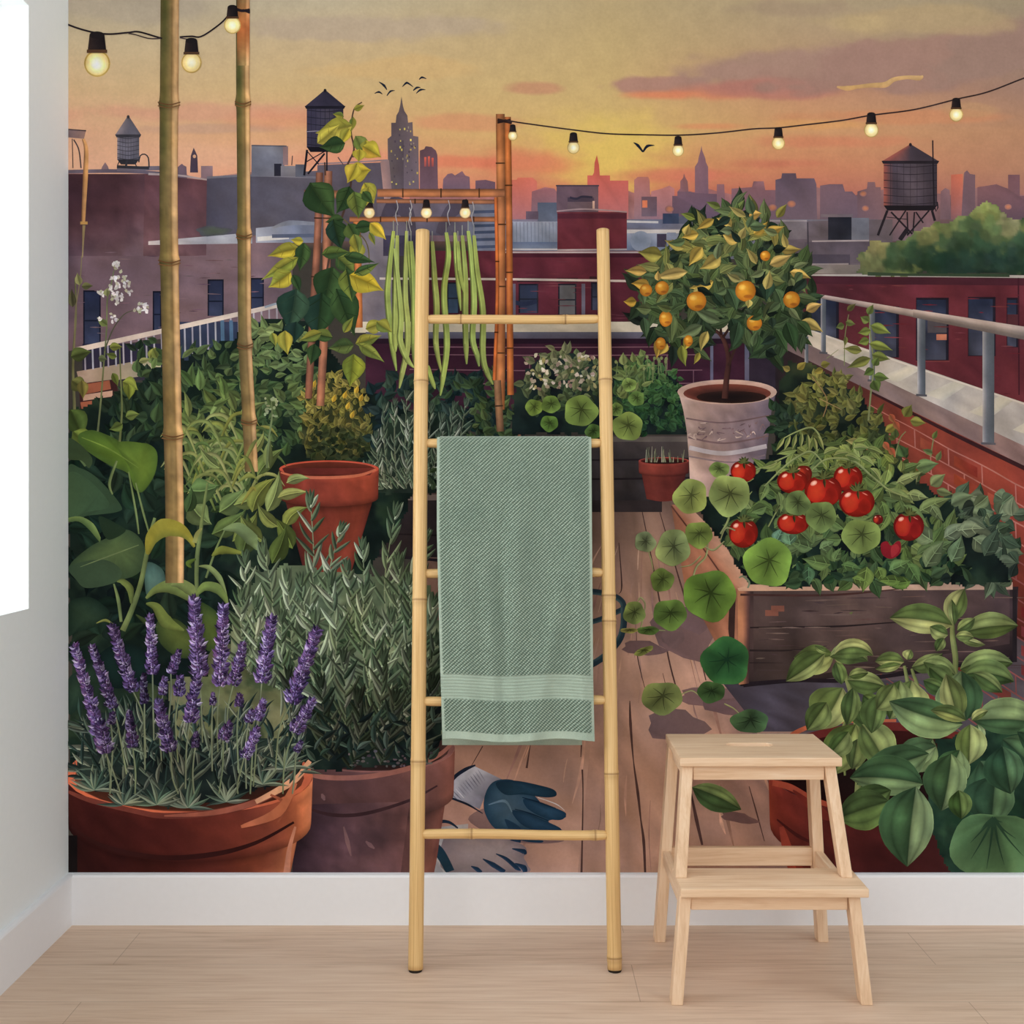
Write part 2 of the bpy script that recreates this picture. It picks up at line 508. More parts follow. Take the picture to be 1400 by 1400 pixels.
def wash(m, pg, cols, n=300, r=(6, 16), seed=1, cell=3.0, dabs=None, contrast=2.0):
    """mottled wet-in-wet ground: a fine sheet of ink filling the region, with soft-edged dabs run into it"""
    q = np.array(pg, float); x0, y0 = q.min(0) - cell; x1, y1 = q.max(0) + cell
    xs = np.arange(x0, x1 + cell, cell); ys = np.arange(y0, y1 + cell, cell)
    Xg, Yg = np.meshgrid(xs, ys)
    Xw = Xg + (vn(Xg, Yg, 9, 11) - .5) * 9; Yw = Yg + (vn(Xg, Yg, 9, 12) - .5) * 9   # ragged wet edge
    ins = np.zeros(Xg.shape, bool); k = len(q) - 1
    for i in range(len(q)):
        (xi, yi), (xj, yj) = q[i], q[k]
        if yi != yj: ins ^= ((yi > Yw) != (yj > Yw)) & (Xw < (xj - xi) * (Yw - yi) / (yj - yi) + xi)
        k = i
    st = [(p, c) for p, c in zip(np.linspace(0, 1, len(cols)), cols)]
    C = ramp(np.clip((fbm(Xg, Yg, 40, seed) - .3) * contrast, 0, 1), st)
    for d in range(n):
        if dabs is not None: x, y, rr, c = dabs[d % len(dabs)] if d < len(dabs) else random.choice(dabs); a = random.uniform(0, 6.3); t = random.uniform(0, 1) ** .6 * rr; x, y = x + t * math.cos(a), y + t * math.sin(a) * .8; c = dk(c, 1 - .2 * math.sin(a) * t / rr); rr = random.uniform(*r)
        else:
            x, y = random.uniform(x0, x1), random.uniform(y0, y1); rr = random.uniform(*r)
            f = min(.999, max(0, (float(fbm(x, y, 40, seed)) - .3) * contrast + random.uniform(-.25, .25))); c = tuple(ramp(f, st))
        c = jit(c, 6); ra = rr * random.uniform(.5, .95); rt = random.uniform(0, 3)
        a0, a1 = max(0, int((x - rr * 1.6 - x0) / cell)), int((x + rr * 1.6 - x0) / cell) + 2; b0, b1 = max(0, int((y - rr * 1.6 - y0) / cell)), int((y + rr * 1.6 - y0) / cell) + 2
        gx, gy = Xg[b0:b1, a0:a1] - x, Yg[b0:b1, a0:a1] - y
        if gx.size == 0: continue
        u, v = gx * math.cos(rt) + gy * math.sin(rt), -gx * math.sin(rt) + gy * math.cos(rt)
        dd = np.sqrt((u / rr) ** 2 + (v / ra) ** 2) + (vn(Xg[b0:b1, a0:a1], Yg[b0:b1, a0:a1], 7, d % 20) - .5) * .8
        wg = np.clip((1.15 - dd) / .45, 0, 1)[..., None] * .85
        C[b0:b1, a0:a1] = C[b0:b1, a0:a1] * (1 - wg) + np.array(c) * wg
    keep = ins[:-1, :-1] & ins[1:, :-1] & ins[:-1, 1:] & ins[1:, 1:]
    kk = len(xs); rr_, cc_ = np.nonzero(keep)
    if len(rr_) == 0: return
    base = rr_ * kk + cc_
    F = np.stack([base, base + 1, base + kk + 1, base + kk], -1)
    used, inv = np.unique(F, return_inverse=True)
    add(m, np.stack([Xg.ravel(), Yg.ravel()], 1)[used], inv.reshape(F.shape).tolist(), C.reshape(-1, 3)[used])

def tone(C, V=None):
    """the print's own muted, slightly dark rendering of colour"""
    C = np.clip(np.asarray(C, float), 0, 255)
    if V is not None:
        f = fbm(V[:, 0], V[:, 1], 15, 8) - .5; g = fbm(V[:, 0], V[:, 1], 40, 9) - .5
        C = C * (1 + .34 * f)[:, None] + np.stack([g * 14, g * 3, -g * 14], 1) * (C.mean(1, keepdims=True) / 140).clip(0, 1)
        C = np.clip(C, 0, 255)
    C = 255 * .975 * (C / 255) ** 1.12
    l = C @ np.array([.3, .59, .11])
    return C * .87 + l[:, None] * .13

def build_motifs(mat, root):
    objs = {}
    for m in MOTIFS:
        if not m.n: continue
        V = np.concatenate(m.V); L = np.concatenate(m.L); C = np.concatenate(m.C)
        e = room_light(V[:, 0], V[:, 1])
        A = np.clip(lin(tone(C, V)) / e, 0.0, 0.93)
        co = np.stack([(V[:, 0] - VX) * S, -0.0012 - L * DL, H - (V[:, 1] - VY) * S], 1)
        me = bpy.data.meshes.new(m.name)
        me.from_pydata(co.tolist(), [], m.F)
        at = me.color_attributes.new('ink', 'FLOAT_COLOR', 'POINT')
        at.data.foreach_set('color', np.concatenate([A, np.ones((len(A), 1))], 1).astype(np.float32).ravel())
        me.materials.append(mat)
        par = root if m.parent is None else objs[id(m.parent)]
        o = new_obj(m.name, me, par)
        if m.label: o['label'] = m.label
        objs[id(m)] = o

def mat_print():
    t = NT('mural_print', 0.85, 0.04)
    at = t.node('ShaderNodeAttribute', attribute_name='ink')
    n1 = t.noise(t.coords((1, 1, 1)), 22, 5, 0.65)
    n2 = t.noise(t.coords((1, 1, 1)), 130, 3, 0.6)
    f = t.math('ADD', t.math('MULTIPLY', n1, 0.34), t.math('MULTIPLY', n2, 0.20))
    f = t.math('ADD', f, 0.73)
    vm = t.node('ShaderNodeVectorMath', operation='SCALE')
    t.link(at.outputs['Color'], vm.inputs[0]); t.link(f, vm.inputs['Scale'])
    t.base(vm.outputs[0])
    return t.m
M_PRINT = mat_print()
# ---- sky: one sheet of wet washes (the whole wallpaper sheet carries it)
SKYY = [MY0, 0, 60, 120, 180, 230, 270, 300]
SKYX = [93, 450, 830, 1100, 1400]
SKYC = [
 [(170,158,136),(196,180,150),(186,164,124),(168,150,120),(152,136,110)],
 [(176,162,139),(198,182,152),(188,164,120),(172,152,120),(153,137,110)],
 [(200,178,142),(206,178,136),(198,170,118),(178,148,114),(148,124,106)],
 [(210,176,134),(210,177,124),(206,174,116),(190,138,106),(154,120,103)],
 [(218,168,134),(217,165,116),(216,180,110),(204,150,104),(178,130,98)],
 [(226,174,142),(224,152,116),(220,154,98),(200,128,94),(174,124,96)],
 [(214,158,132),(214,134,110),(206,108,88),(182,106,90),(158,108,95)],
 [(160,120,110),(166,116,108),(164,106,98),(146,102,97),(128,97,95)]]
def sky_fn(x, y):
    T = np.array(SKYC, float)
    xi = np.interp(x, SKYX, range(5)); yi = np.interp(y, SKYY, range(8))
    x0 = np.minimum(xi.astype(int), 3); y0 = np.minimum(yi.astype(int), 6)
    fx = (xi - x0)[..., None]; fy = (yi - y0)[..., None]
    c = (T[y0, x0] * (1-fx) + T[y0, x0+1] * fx) * (1-fy) + (T[y0+1, x0] * (1-fx) + T[y0+1, x0+1] * fx) * fy
    n1 = fbm(x, y * 2.2, 120, 1) - 0.5; n2 = fbm(x, y * 2.0, 46, 4) - 0.5
    def cloud(cx, cy, rx, ry, col, k, soft=0.55, tilt=0.0):
        nonlocal c
        yy = y - cy - (x - cx) * tilt
        d = np.sqrt(((x - cx) / rx) ** 2 + (yy / ry) ** 2) + n1 * 0.9 + n2 * 0.75
        wgt = np.clip((1.15 - d) / soft, 0, 1); wgt = (wgt * wgt * (3 - 2 * wgt) * k)[..., None]
        c = c * (1 - wgt) + np.array(col, float) * wgt
    cloud(830, 205, 120, 75, (230, 196, 98), .8, 1.0)
    cloud(470, 38, 190, 20, (188, 166, 144), .65)
    cloud(180, 8, 130, 26, (176, 160, 140), .6)
    cloud(560, 95, 120, 18, (216, 176, 118), .6)
    cloud(250, 154, 230, 15, (214, 154, 126), .7, .7)
    cloud(300, 176, 120, 8, (190, 150, 128), .6)
    cloud(380, 166, 90, 18, (224, 146, 112), .55, .9)
    cloud(300, 215, 200, 26, (230, 176, 142), .5, 1.0)
    cloud(480, 216, 90, 14, (228, 146, 116), .6, .8)
    cloud(640, 168, 75, 12, (216, 142, 104), .6, .7)
    cloud(735, 121, 46, 9, (200, 140, 108), .75, .6)
    cloud(895, 116, 85, 13, (176, 130, 116), .9, .4, -.02)
    cloud(905, 130, 70, 8, (222, 128, 92), .8, .8)
    cloud(985, 126, 70, 15, (214, 130, 96), .75, .8)
    cloud(1100, 96, 190, 30, (164, 130, 116), .85, .5, -.04)
    cloud(1000, 98, 90, 14, (172, 134, 118), .5, .8)
    cloud(1060, 122, 110, 16, (182, 118, 104), .8)
    cloud(1270, 84, 190, 36, (158, 122, 108), .9, .35, -.12)
    cloud(1400, 60, 120, 38, (150, 120, 106), .9, .3, -.2)
    cloud(1100, 12, 90, 14, (160, 136, 112), .6)
    cloud(1250, 28, 150, 20, (178, 152, 112), .7, .5)
    cloud(1160, 30, 70, 12, (188, 162, 118), .6)
    cloud(960, 173, 50, 5, (220, 136, 94), .6, .8)
    cloud(720, 222, 75, 20, (222, 124, 92), .75, .8)
    cloud(640, 222, 70, 10, (224, 118, 90), .65, .8)
    cloud(930, 240, 95, 12, (212, 116, 94), .7, .8)
    cloud(1130, 194, 120, 10, (204, 120, 90), .55, .9)
    cloud(1070, 224, 90, 9, (196, 110, 88), .6, .9)
    cloud(1230, 160, 160, 10, (202, 132, 92), .6)
    cloud(1330, 150, 40, 10, (186, 142, 102), .6)
    cloud(1130, 170, 70, 8, (216, 156, 96), .7)
    l = c @ np.array([.3, .59, .11])
    k = np.interp(x, (93, 300, 700, 1000, 1200), (.94, .965, .955, .96, 1.0))[..., None]
    return (c * .97 + l[..., None] * .03) * k
def sheet():
    xs = np.concatenate([np.arange(MX0, 1402, 2.6), np.arange(1402, MX1 + .1, 8)]); xs[-1] = MX1
    ys = np.concatenate([np.arange(MY0, 0, 8), np.arange(0, 300, 2.4), np.arange(300, MY1, 40), [MY1]])
    Xg, Yg_ = np.meshgrid(xs, ys)
    C = sky_fn(Xg, np.minimum(Yg_, 300))
    C[Yg_ > 300] = (60, 55, 50)
    n, k = len(ys), len(xs)
    e = room_light(Xg, Yg_)
    A = np.clip(lin(C) / e, 0, 0.93)
    co = np.stack([(Xg - VX) * S, np.full_like(Xg, -0.0010), H - (Yg_ - VY) * S], -1).reshape(-1, 3)
    bk = co.copy(); bk[:, 1] = -0.0002
    i = np.arange(n - 1)[:, None] * k + np.arange(k - 1)[None]
    q = np.stack([i, i+1, i+k+1, i+k], -1).reshape(-1, 4)
    loop = list(range(k)) + [r * k + k - 1 for r in range(1, n)] + [(n-1) * k + j for j in range(k-2, -1, -1)] + [r * k for r in range(n-2, 0, -1)]
    N = n * k
    rim = [(loop[(j+1) % len(loop)], loop[j], loop[j] + N, loop[(j+1) % len(loop)] + N) for j in range(len(loop))]
    me = bpy.data.meshes.new('wall_mural')
    me.from_pydata(np.concatenate([co, bk]).tolist(), [], np.concatenate([q, q[:, ::-1] + N, np.array(rim)]).tolist())
    at = me.color_attributes.new('ink', 'FLOAT_COLOR', 'POINT')
    A4 = np.concatenate([A.reshape(-1, 3), np.ones((N, 1))], 1)
    at.data.foreach_set('color', np.concatenate([A4, A4]).astype(np.float32).ravel())
    me.materials.append(M_PRINT)
    o = new_obj('wall_mural', me)
    return tag(o, 'wall-sized printed mural of a rooftop garden and city skyline at sunset', 'mural')
MURAL = sheet()

# ---- far skyline
sk = Motif('skyline', 'printed hazy city skyline')
for x0, x1, yt, yb, ct, cb in ((93, 420, 236, 262, (180,130,118), (150,115,115)), (560, 1420, 262, 330, (172,112,108), (136,110,120)), (1100, 1575, 258, 330, (150,108,108), (122,100,108))):
    a = [(x, yt + 5 * math.sin(x * .05) + 6 * vn(x, 0, 14)) for x in np.arange(x0, x1, 6)]
    patch(sk, a, [(p[0], yb) for p in a], [(0, ct), (1, cb)], nu=6, nv=len(a), wash=.15)
def tower(m, pts, ct, cb, n=6):
    """building silhouette washed from ct at the top to cb at the foot"""
    ys = [p[1] for p in pts]; y0, y1 = min(ys), max(ys)
    C = [mixc(ct, cb, (p[1] - y0) / (y1 - y0)) for p in pts]
    add(m, pts, [list(range(len(pts)))], np.array(C))
tower(sk, P('698,300 698,246 706,246 708,243 728,243 734,248 735,300'), (226,118,92), (180,115,115))
tower(sk, P('803,300 803,240 810,240 812,236 813,222 816,212 819,226 820,240 834,240 834,247 859,247 859,300'), (218,96,74), (186,112,112))
tower(sk, P('726,300 727,262 745,256 758,258 765,268 765,300'), (176,112,112), (140,112,122))
tower(sk, P('867,300 867,246 872,242 886,242 888,246 890,300'), (188,118,108), (150,115,122))
tower(sk, P('890,300 890,262 905,258 915,254 922,258 922,300'), (190,122,118), (150,112,122))
tower(sk, P('926,300 926,262 930,258 930,248 934,243 935,237 937,243 940,248 941,258 943,300'), (158,108,110), (130,100,115))
tower(sk, P('950,300 950,228 954,222 955,216 958,205 959,199 960,206 964,216 965,222 968,228 969,300'), (146,106,114), (128,100,118))
tower(sk, P('919,300 919,268 926,268 926,262 944,262 951,264 990,266 991,300'), (122,92,104), (112,90,108))
tower(sk, P('980,290 980,252 990,252 992,290'), (156,108,112), (130,100,112))
tower(sk, P('1000,300 1000,258 1028,256 1030,248 1044,248 1046,260 1060,260 1060,300'), (150,104,108), (124,98,112))
tower(sk, P('1060,305 1060,246 1068,244 1069,237 1088,237 1089,244 1113,244 1116,252 1117,305'), (112,92,106), (126,104,116))
tower(sk, P('1121,305 1121,254 1134,252 1152,252 1155,262 1165,262 1172,270 1172,305'), (126,98,108), (122,100,112))
tower(sk, P('1172,300 1172,262 1185,258 1186,249 1196,249 1197,256 1204,256 1204,300'), (140,104,108), (128,100,108))
tower(sk, P('1285,300 1286,262 1292,257 1298,260 1300,300'), (140,104,108), (126,100,108))
tower(sk, P('1300,300 1300,239 1316,238 1316,300'), (208,112,84), (150,104,108))
tower(sk, P('1314,300 1316,262 1318,236 1322,233 1326,238 1333,239 1333,300'), (132,100,108), (122,98,108))
tower(sk, P('1336,300 1336,256 1350,254 1362,252 1372,256 1378,258 1378,239 1394,239 1394,268 1400,268 1420,262 1440,266 1440,300'), (142,98,102), (110,86,98))
tower(sk, P('1440,300 1442,240 1470,240 1472,262 1520,258 1575,258 1575,300'), (142,98,102), (110,86,98))
for x, y, r in ((1056, 284, 6), (1082, 279, 6), (1183, 285, 5), (1180, 265, 5), (1378, 283, 5), (915, 286, 6)):
    blob(sk, x, y, r, r * .8, (206,128,88), (150,108,108))
tower(sk, P('605,262 606,245 612,238 618,237 622,240 632,234 636,240 642,242 643,262'), (150,108,118), (122,100,118))
tower(sk, P('650,262 650,247 664,246 677,249 677,262'), (120,88,102), (110,88,104))
tower(sk, P('241,246 242,230 246,226 249,224 251,226 255,228 256,246'), (120,96,108), (112,92,104))
tower(sk, P('275,246 275,227 291,227 291,246'), (150,122,130), (140,112,120))
tower(sk, P('137,236 140,228 144,222 148,228 150,236'), (150,122,128), (140,112,120))
ct = Motif('clock_tower', 'printed small clock tower on the far left')
tower(ct, P('260,236 261,213 265,202 270,213 271,236'), (92,76,92), (84,70,88)); blob(ct, 266, 214, 2.2, 2.4, (225,170,130)); 
# ---- spired skyscraper
sp = Motif('skyscraper', 'printed grey spired skyscraper with yellow lit windows')
tower(sp, P('531,262 530,190 535,186 535,168 541,168 542,158 545,153 547,145 549,132 551,145 553,152 557,158 558,168 564,167 565,186 572,187 573,262'), (104,88,88), (124,108,120))
patch(sp, P('531,192 530,262'), P('552,192 552,262'), [(0, (112,98,100)), (1, (92,80,90))], nu=4, nv=6)
for _ in range(46):
    x, y = random.uniform(534, 570), random.uniform(172, 252)
    if y < 188 and not 538 < x < 562: continue
    rect(sp, x, y, x + random.choice((1.4, 2)), y + random.choice((2, 3)), random.choice(((214,196,92), (196,170,80), (150,140,120), (84,74,86))), wash=0)
rt = Motif('tower_block', 'printed dark tower block with red glowing windows')
tower(rt, P('574,262 574,206 580,204 582,200 590,201 596,206 598,212 599,262'), (110,80,88), (128,98,112))
for x in (580, 585, 590): rect(rt, x, 214 + (x % 3), x + 3, 228, (206,92,72), (160,84,84), wash=0)
cs_ = Motif('cloud_streak', 'printed thin yellow cloud streak at the upper right')
stroke(cs_, P('1144,119 1158,121 1172,119 1190,117 1210,116 1222,109 1240,106 1256,107 1262,104'), [2, 7, 5, 6, 8, 6, 5, 7, 2], (214,170,110), (206,158,104), n=6)
# ---- birds
def bird(*strokes):
    b = Motif('bird', None)
    for pts, wv in strokes: stroke(b, P(pts), wv, (32,40,58), n=5)
bird(('512,128 518,126 523,129', [.6, 3, .6]), ('518,112 525,117 529,123', [.6, 3.4, 1]), ('529,131 534,125 540,124', [1.2, 2.6, .5]))
bird(('550,119 555,114 558,114 565,119', [.6, 3, 2.6, .6]))
bird(('565,124 570,120 575,120', [1.4, 3, .6]), ('569,128 575,123 582,123', [.8, 3, .5]))
bird(('573,109 577,106 583,108', [.8, 3, .6]))
bird(('866,195 872,199 879,208', [.6, 4, 2]), ('879,208 885,200 895,199', [2, 4, .5]))
# ---- rooftops, left
lb = Motif('brick_building', 'printed maroon brick building on the left')
BRL = ((108,74,80), (96,62,70), (116,92,100))
patch(lb, P('93,330 93,480'), P('400,322 400,440'), [(0, (112,88,96)), (.5, (124,98,104)), (1, (120,98,106))], nu=14, nv=14, wash=.2, wsc=50)
patch(lb, P('93,238 93,350'), P('222,238 205,350'), [(0, (84,54,62)), (.6, (92,60,66)), (1, (112,78,84))], nu=12, nv=12, wash=.22, wsc=45, vs=[(0, .95), (.45, 1.0), (1, (1.2, 1.4, 1.38))])
patch(lb, P('198,238 196,350'), P('284,247 282,350'), [(0, (104,66,70)), (1, (110,70,76))], nu=10, nv=12, wash=.2, vs=[(0, 1), (1, (1.1, 1.25, 1.25))])
stroke(lb, P('93,235 160,234 222,237'), [5, 5, 4], (110,98,112)); stroke(lb, P('203,238 245,240 284,246'), [3, 2.5, 2], (176,156,152))
stroke(lb, P('160,231 222,230'), 6, (124,112,122))
for x0, y0, x1, y1 in ((114,397,138,470), (209,398,221,452), (284,382,306,432), (342,380,361,424)):
    rect(lb, x0, y0, x1, y1, (44,50,76), (62,68,94)); rect(lb, x0, y0, x0 + 2, y1, (32,32,50)); rect(lb, x0, y0, x1, y0 + 2.2, (30,30,44)); rect(lb, x0, (y0+y1)/2 + 4, x1, (y0+y1)/2 + 6, (30,34,52))
    rect(lb, x1 - 2, y0, x1, y1, (34,34,52))
for _ in range(40):
    x, y = random.uniform(95, 360), random.uniform(345, 470); c = jit((118,92,100), 14)
    stroke(lb, [(x, y), (x + random.uniform(6, 26), y + random.uniform(-1, 1))], [.4, 1.6, .4], c)
gb = Motif('grey_building', 'printed slate grey rooftop building')
patch(gb, P('283,243 282,322'), P('524,228 524,322'), [(0, (86,82,98)), (.45, (100,94,106)), (1, (112,100,112))], nu=14, nv=8, wash=.15)
patch(gb, P('434,226 434,330'), P('526,222 537,330'), [(0, (104,94,104)), (1, (98,88,100))], nu=8, nv=8)
patch(gb, P('520,221 530,320'), P('532,219 541,320'), [(0, (176,136,128)), (1, (150,122,124))], nu=3, nv=5)
stroke(gb, P('434,224 480,222 530,219'), 2, (150,128,130))
stroke(gb, P('283,243 350,240 434,243'), 3, (122,118,128))
rect(gb, 344, 199, 389, 241, (134,132,142), (118,116,128)); rect(gb, 387, 200, 394, 226, (160,128,128)); stroke(gb, P('344,199 392,200'), 1.6, (92,90,104))
rect(gb, 375, 224, 385, 241, (48,46,60)); rect(gb, 384, 227, 404, 241, (136,130,136), (112,108,116)); rect(gb, 404, 225, 418, 242, (96,98,112)); stroke(gb, P('399,226 400,213'), 1.2, (70,64,76))
patch(gb, P('203,330 203,335'), P('345,318 345,333'), [(0, (184,170,166)), (.5, (172,168,174)), (1, (156,160,174))], nu=8, nv=4)
patch(gb, P('350,312 350,332'), P('440,303 440,332'), [(0, (168,170,184)), (.5, (128,132,150)), (1, (124,126,142))], nu=8, nv=4, wash=.3)
stroke(gb, P('352,327 395,324'), 6, (206,200,196)); stroke(gb, P('372,312 395,305 432,306'), [2, 7, 4], (142,142,152)); stroke(gb, P('372,323 432,322'), 5, (92,98,120))
blob(gb, 292, 316, 24, 7, (92,100,82), (84,84,92), .2)
rect(gb, 490, 310, 536, 452, (140,128,134), (128,116,124)); rect(gb, 524, 318, 586, 350, (66,62,86), (80,70,88)); rect(gb, 516, 275, 700, 322, (112,100,112), (98,92,108))
stroke(gb, P('524,300 540,282 556,290 566,322'), [8, 26, 20, 6], (82,74,90)); stroke(gb, P('600,320 620,286 650,284'), [10, 20, 8], (88,78,92))
rect(gb, 640, 280, 690, 345, (120,118,130), (112,116,134))
for y in (290, 299, 309, 318, 328, 338): stroke(gb, [(648, y), (684, y - 1)], 4, random.choice(((76,84,108), (70,78,100))))
pp = Motif('bent_pipe', 'printed bent orange pipe and ledge at the far left edge')
patch(pp, P('93,177 93,188'), P('118,178 115,190'), [(0, (126,104,104)), (1, (150,116,104))], nu=4, nv=4); stroke(pp, P('93,177 118,179'), 1.6, (74,62,66)); stroke(pp, P('99,190 100,230'), 1.2, (70,60,64)); stroke(pp, P('101,191 108,205 111,230'), 1.8, (82,68,70))
stroke(pp, P('114,190 118,205 117,240 115,280 114,304'), [4, 6, 7, 6, 5], (206,150,92), (120,80,60)); stroke(pp, P('110,305 120,305'), 4, (196,150,84)); stroke(pp, P('115,308 114,330 113,352'), [4, 2.4, 1.6], (150,130,92))
# ---- water towers
def water_tower(cx, top, eave, bot, w, c, cl, ladder=None, label=None, legs=None):
    m = Motif('water_tower', label)
    hw = w / 2
    patch(m, [(cx - hw, eave), (cx - hw, bot)], [(cx + hw, eave), (cx + hw, bot)], [(0, cl), (.16, c), (.55, mixc(c, (130,120,130), .25)), (1, dk(c, .8))], nu=12, nv=8, wash=.12)
    for i in range(1, 8):
        x = cx - hw + w * i / 8; stroke(m, [(x, eave), (x, bot)], 0.8, dk(c, .86))
    for i in range(6):
        y = eave + (bot - eave) * (i + .6) / 6; stroke(m, [(cx - hw, y - 1), (cx, y + 1.5), (cx + hw, y - 1)], 1.0, dk(c, .68))
    e = hw + 3
    patch(m, [(cx - 1.5, top), (cx - e, eave)], [(cx + 1.5, top), (cx + e, eave)], [(0, cl), (.35, mixc(c, cl, .3)), (.5, c), (1, dk(c, .85))], nu=7, nv=4)
    patch(m, [(cx - e, eave - 1), (cx - e + 2, eave + 3)], [(cx + e, eave - 1), (cx + e - 2, eave + 3)], [(0, dk(c, .6)), (1, dk(c, .6))], nu=5, nv=2)
    blob(m, cx, top, 2, 2.4, dk(c, .6))
    patch(m, [(cx - hw, bot - 1), (cx - hw + 5, bot + 6)], [(cx + hw, bot - 1), (cx + hw - 5, bot + 6)], [(0, dk(c, .5)), (1, dk(c, .5))], nu=6, nv=3)
    for pts, wv in legs or (): stroke(m, P(pts), wv, dk(c, .55), n=2)
    return m
water_tower(175.5, 160, 185, 219, 30, (112,108,122), (140,128,136), label='printed small grey water tower with a pointed cone roof', legs=(('164,219 161,226', 1.4), ('174,219 172,230', 3), ('183,219 187,228', 1.4), ('190,222 192,213 198,211 203,216 204,229', 1.8), ('160,228 204,230', 4)))
water_tower(444.5, 124, 146, 202, 50, (62,58,78), (66,60,80), label='printed dark water tower behind the vine', legs=(('420,205 416,240', 3), ('418,222 446,206', 1.5), ('421,238 444,210', 2.6), ('420,207 436,225', 1.4), ('447,208 447,240', 2)))
stroke(MOTIFS[-1], P('419,180 470,178'), 1.2, (150,140,150))
# ---- rooftops, middle
mr = Motif('rooftops', 'printed blue-grey rooftops in the middle distance')
patch(mr, P('690,300 690,345'), P('1200,300 1200,360'), [(0, (124,112,126)), (.5, (120,118,134)), (1, (116,108,116))], nu=20, nv=8, wash=.25)
rect(mr, 735, 277, 764, 304, (92,98,114), (104,108,124)); rect(mr, 719, 289, 736, 300, (104,84,96))
rect(mr, 761, 254, 818, 292, (112,86,94), (116,90,98)); stroke(mr, P('760,254 819,254'), 2, (80,66,78)); rect(mr, 776, 270, 812, 287, (84,68,80)); rect(mr, 776, 276, 812, 286, (118,94,98)); stroke(mr, P('779,270 788,272 796,269 810,270'), 3, (60,54,70)); rect(mr, 810, 275, 813, 287, (214,170,148))
rect(mr, 877, 269, 898, 296, (110,84,94), (118,98,110)); rect(mr, 878, 274, 885, 284, (212,120,86))
rect(mr, 690, 303, 764, 337, (152,152,162), (124,132,150), wash=.18)
for x in range(696, 762, 5): stroke(mr, [(x, 304), (x + .5, 334)], .9, (120,122,136))
rect(mr, 690, 331, 764, 343, (98,110,136), (128,134,152))
stroke(mr, P('690,341 764,341'), 2, (190,184,184))
rect(mr, 857, 300, 935, 312, (112,112,130)); stroke(mr, P('856,303 900,304'), 3, (190,182,178)); rect(mr, 906, 292, 928, 306, (62,72,98)); rect(mr, 928, 296, 944, 306, (84,88,108))
rect(mr, 857, 314, 945, 322, (196,186,180)); rect(mr, 857, 319, 945, 342, (148,152,166), (112,122,144), wash=.25); blob(mr, 876, 330, 14, 14, (122,130,148), (140,146,160)); rect(mr, 898, 320, 911, 338, (70,62,80)); rect(mr, 912, 318, 924, 334, (134,140,160))
rb = Motif('brick_box', 'printed red brick rooftop box in the middle')
rect(rb, 762, 290, 857, 342, (122,54,62), (112,48,58), wash=.2); stroke(rb, P('761,289 800,286 857,290'), 2, (168,140,138)); rect(rb, 762, 292, 856, 299, (98,44,56)); stroke(rb, P('762,342 857,341'), 2, (176,160,160))
# mid brick building with windows
mb = Motif('brick_building', 'printed dark red brick building across the middle')
rect(mb, 586, 343, 930, 446, (104,44,56), (94,42,54), wash=.22, wsc=40)
stroke(mb, P('690,345 930,345'), 2.4, (178,158,158)); rect(mb, 690, 347, 930, 352, (80,34,48))
for x0, y0, x1, y1, c in ((709,388,736,428,(66,74,100)), (763,388,788,430,(120,118,122)), (808,386,822,424,(70,72,92)), (611,386,628,428,(72,92,118)), (905,380,921,420,(64,66,88))):
    rect(mb, x0 - 2, y0 - 8, x1 + 2, y0 - 2, (70,40,46)); rect(mb, x0, y0, x1, y1, dk(c, .72), c, wash=.3); rect(mb, x0, y0, x1, y0 + 2, (36,34,46)); rect(mb, x0, (y0+y1)/2, x1, (y0+y1)/2 + 2, (44,46,58)); rect(mb, x0, y0, x0 + 2, y1, (40,38,50)); rect(mb, x1 - 2, y0, x1, y1, (52,48,58))
stroke(mb, P('700,412 716,416 734,412'), 6, (50,56,82))
for _ in range(26):
    x, y = random.uniform(700, 900), random.uniform(356, 440); stroke(mb, [(x, y), (x + random.uniform(8, 30), y)], [.4, 1.4, .4], jit((112,56,64), 10))
stroke(mb, P('519,381 700,382 900,385'), 3, (196,178,166))
for x in (795, 700): rect(mb, x, 388, x + 5, 466, (108,102,118))
# ---- right rooftops, building, tree
rr_ = Motif('rooftops', 'printed grey rooftops on the right')
patch(rr_, P('1045,304 1045,376'), P('1220,300 1220,376'), [(0, (104,92,98)), (1, (112,98,102))], nu=10, nv=8, wash=.25)
rect(rr_, 1050, 302, 1103, 327, (128,116,120), (118,106,110)); stroke(rr_, P('1046,302 1103,302'), 2, (160,146,146)); rect(rr_, 1045, 328, 1105, 350, (104,90,96))
rect(rr_, 1132, 297, 1164, 328, (40,40,50), (56,56,66), wash=.4); rect(rr_, 1122, 293, 1166, 297, (120,106,112)); rect(rr_, 1164, 298, 1188, 328, (118,116,124)); stroke(rr_, P('1110,330 1188,329'), 2, (166,150,148))
rect(rr_, 1100, 331, 1200, 360, (96,84,92), (106,92,98)); rect(rr_, 1060, 348, 1162, 362, (84,74,84)); stroke(rr_, P('1046,362 1160,361'), 2, (150,134,130)); stroke(rr_, P('1104,304 1105,350'), 2, (74,66,74))
rect(rr_, 1050, 362, 1200, 380, (128,114,108), (140,128,114), wash=.2)
rbd = Motif('brick_building', 'printed red brick building with dark windows on the right')
patch(rbd, P('1098,376 1098,470'), P('1575,382 1575,640'), [(0, (92,44,52)), (.35, (112,48,56)), (1, (100,44,52))], nu=26, nv=14, wash=.2, wsc=50)
patch(rbd, P('1098,374 1098,388'), P('1575,380 1575,392'), [(0, (80,38,48)), (1, (88,42,52))], nu=16, nv=4)
stroke(rbd, P('1098,376 1250,377 1575,380'), [2, 3.5, 4], (182,170,158))
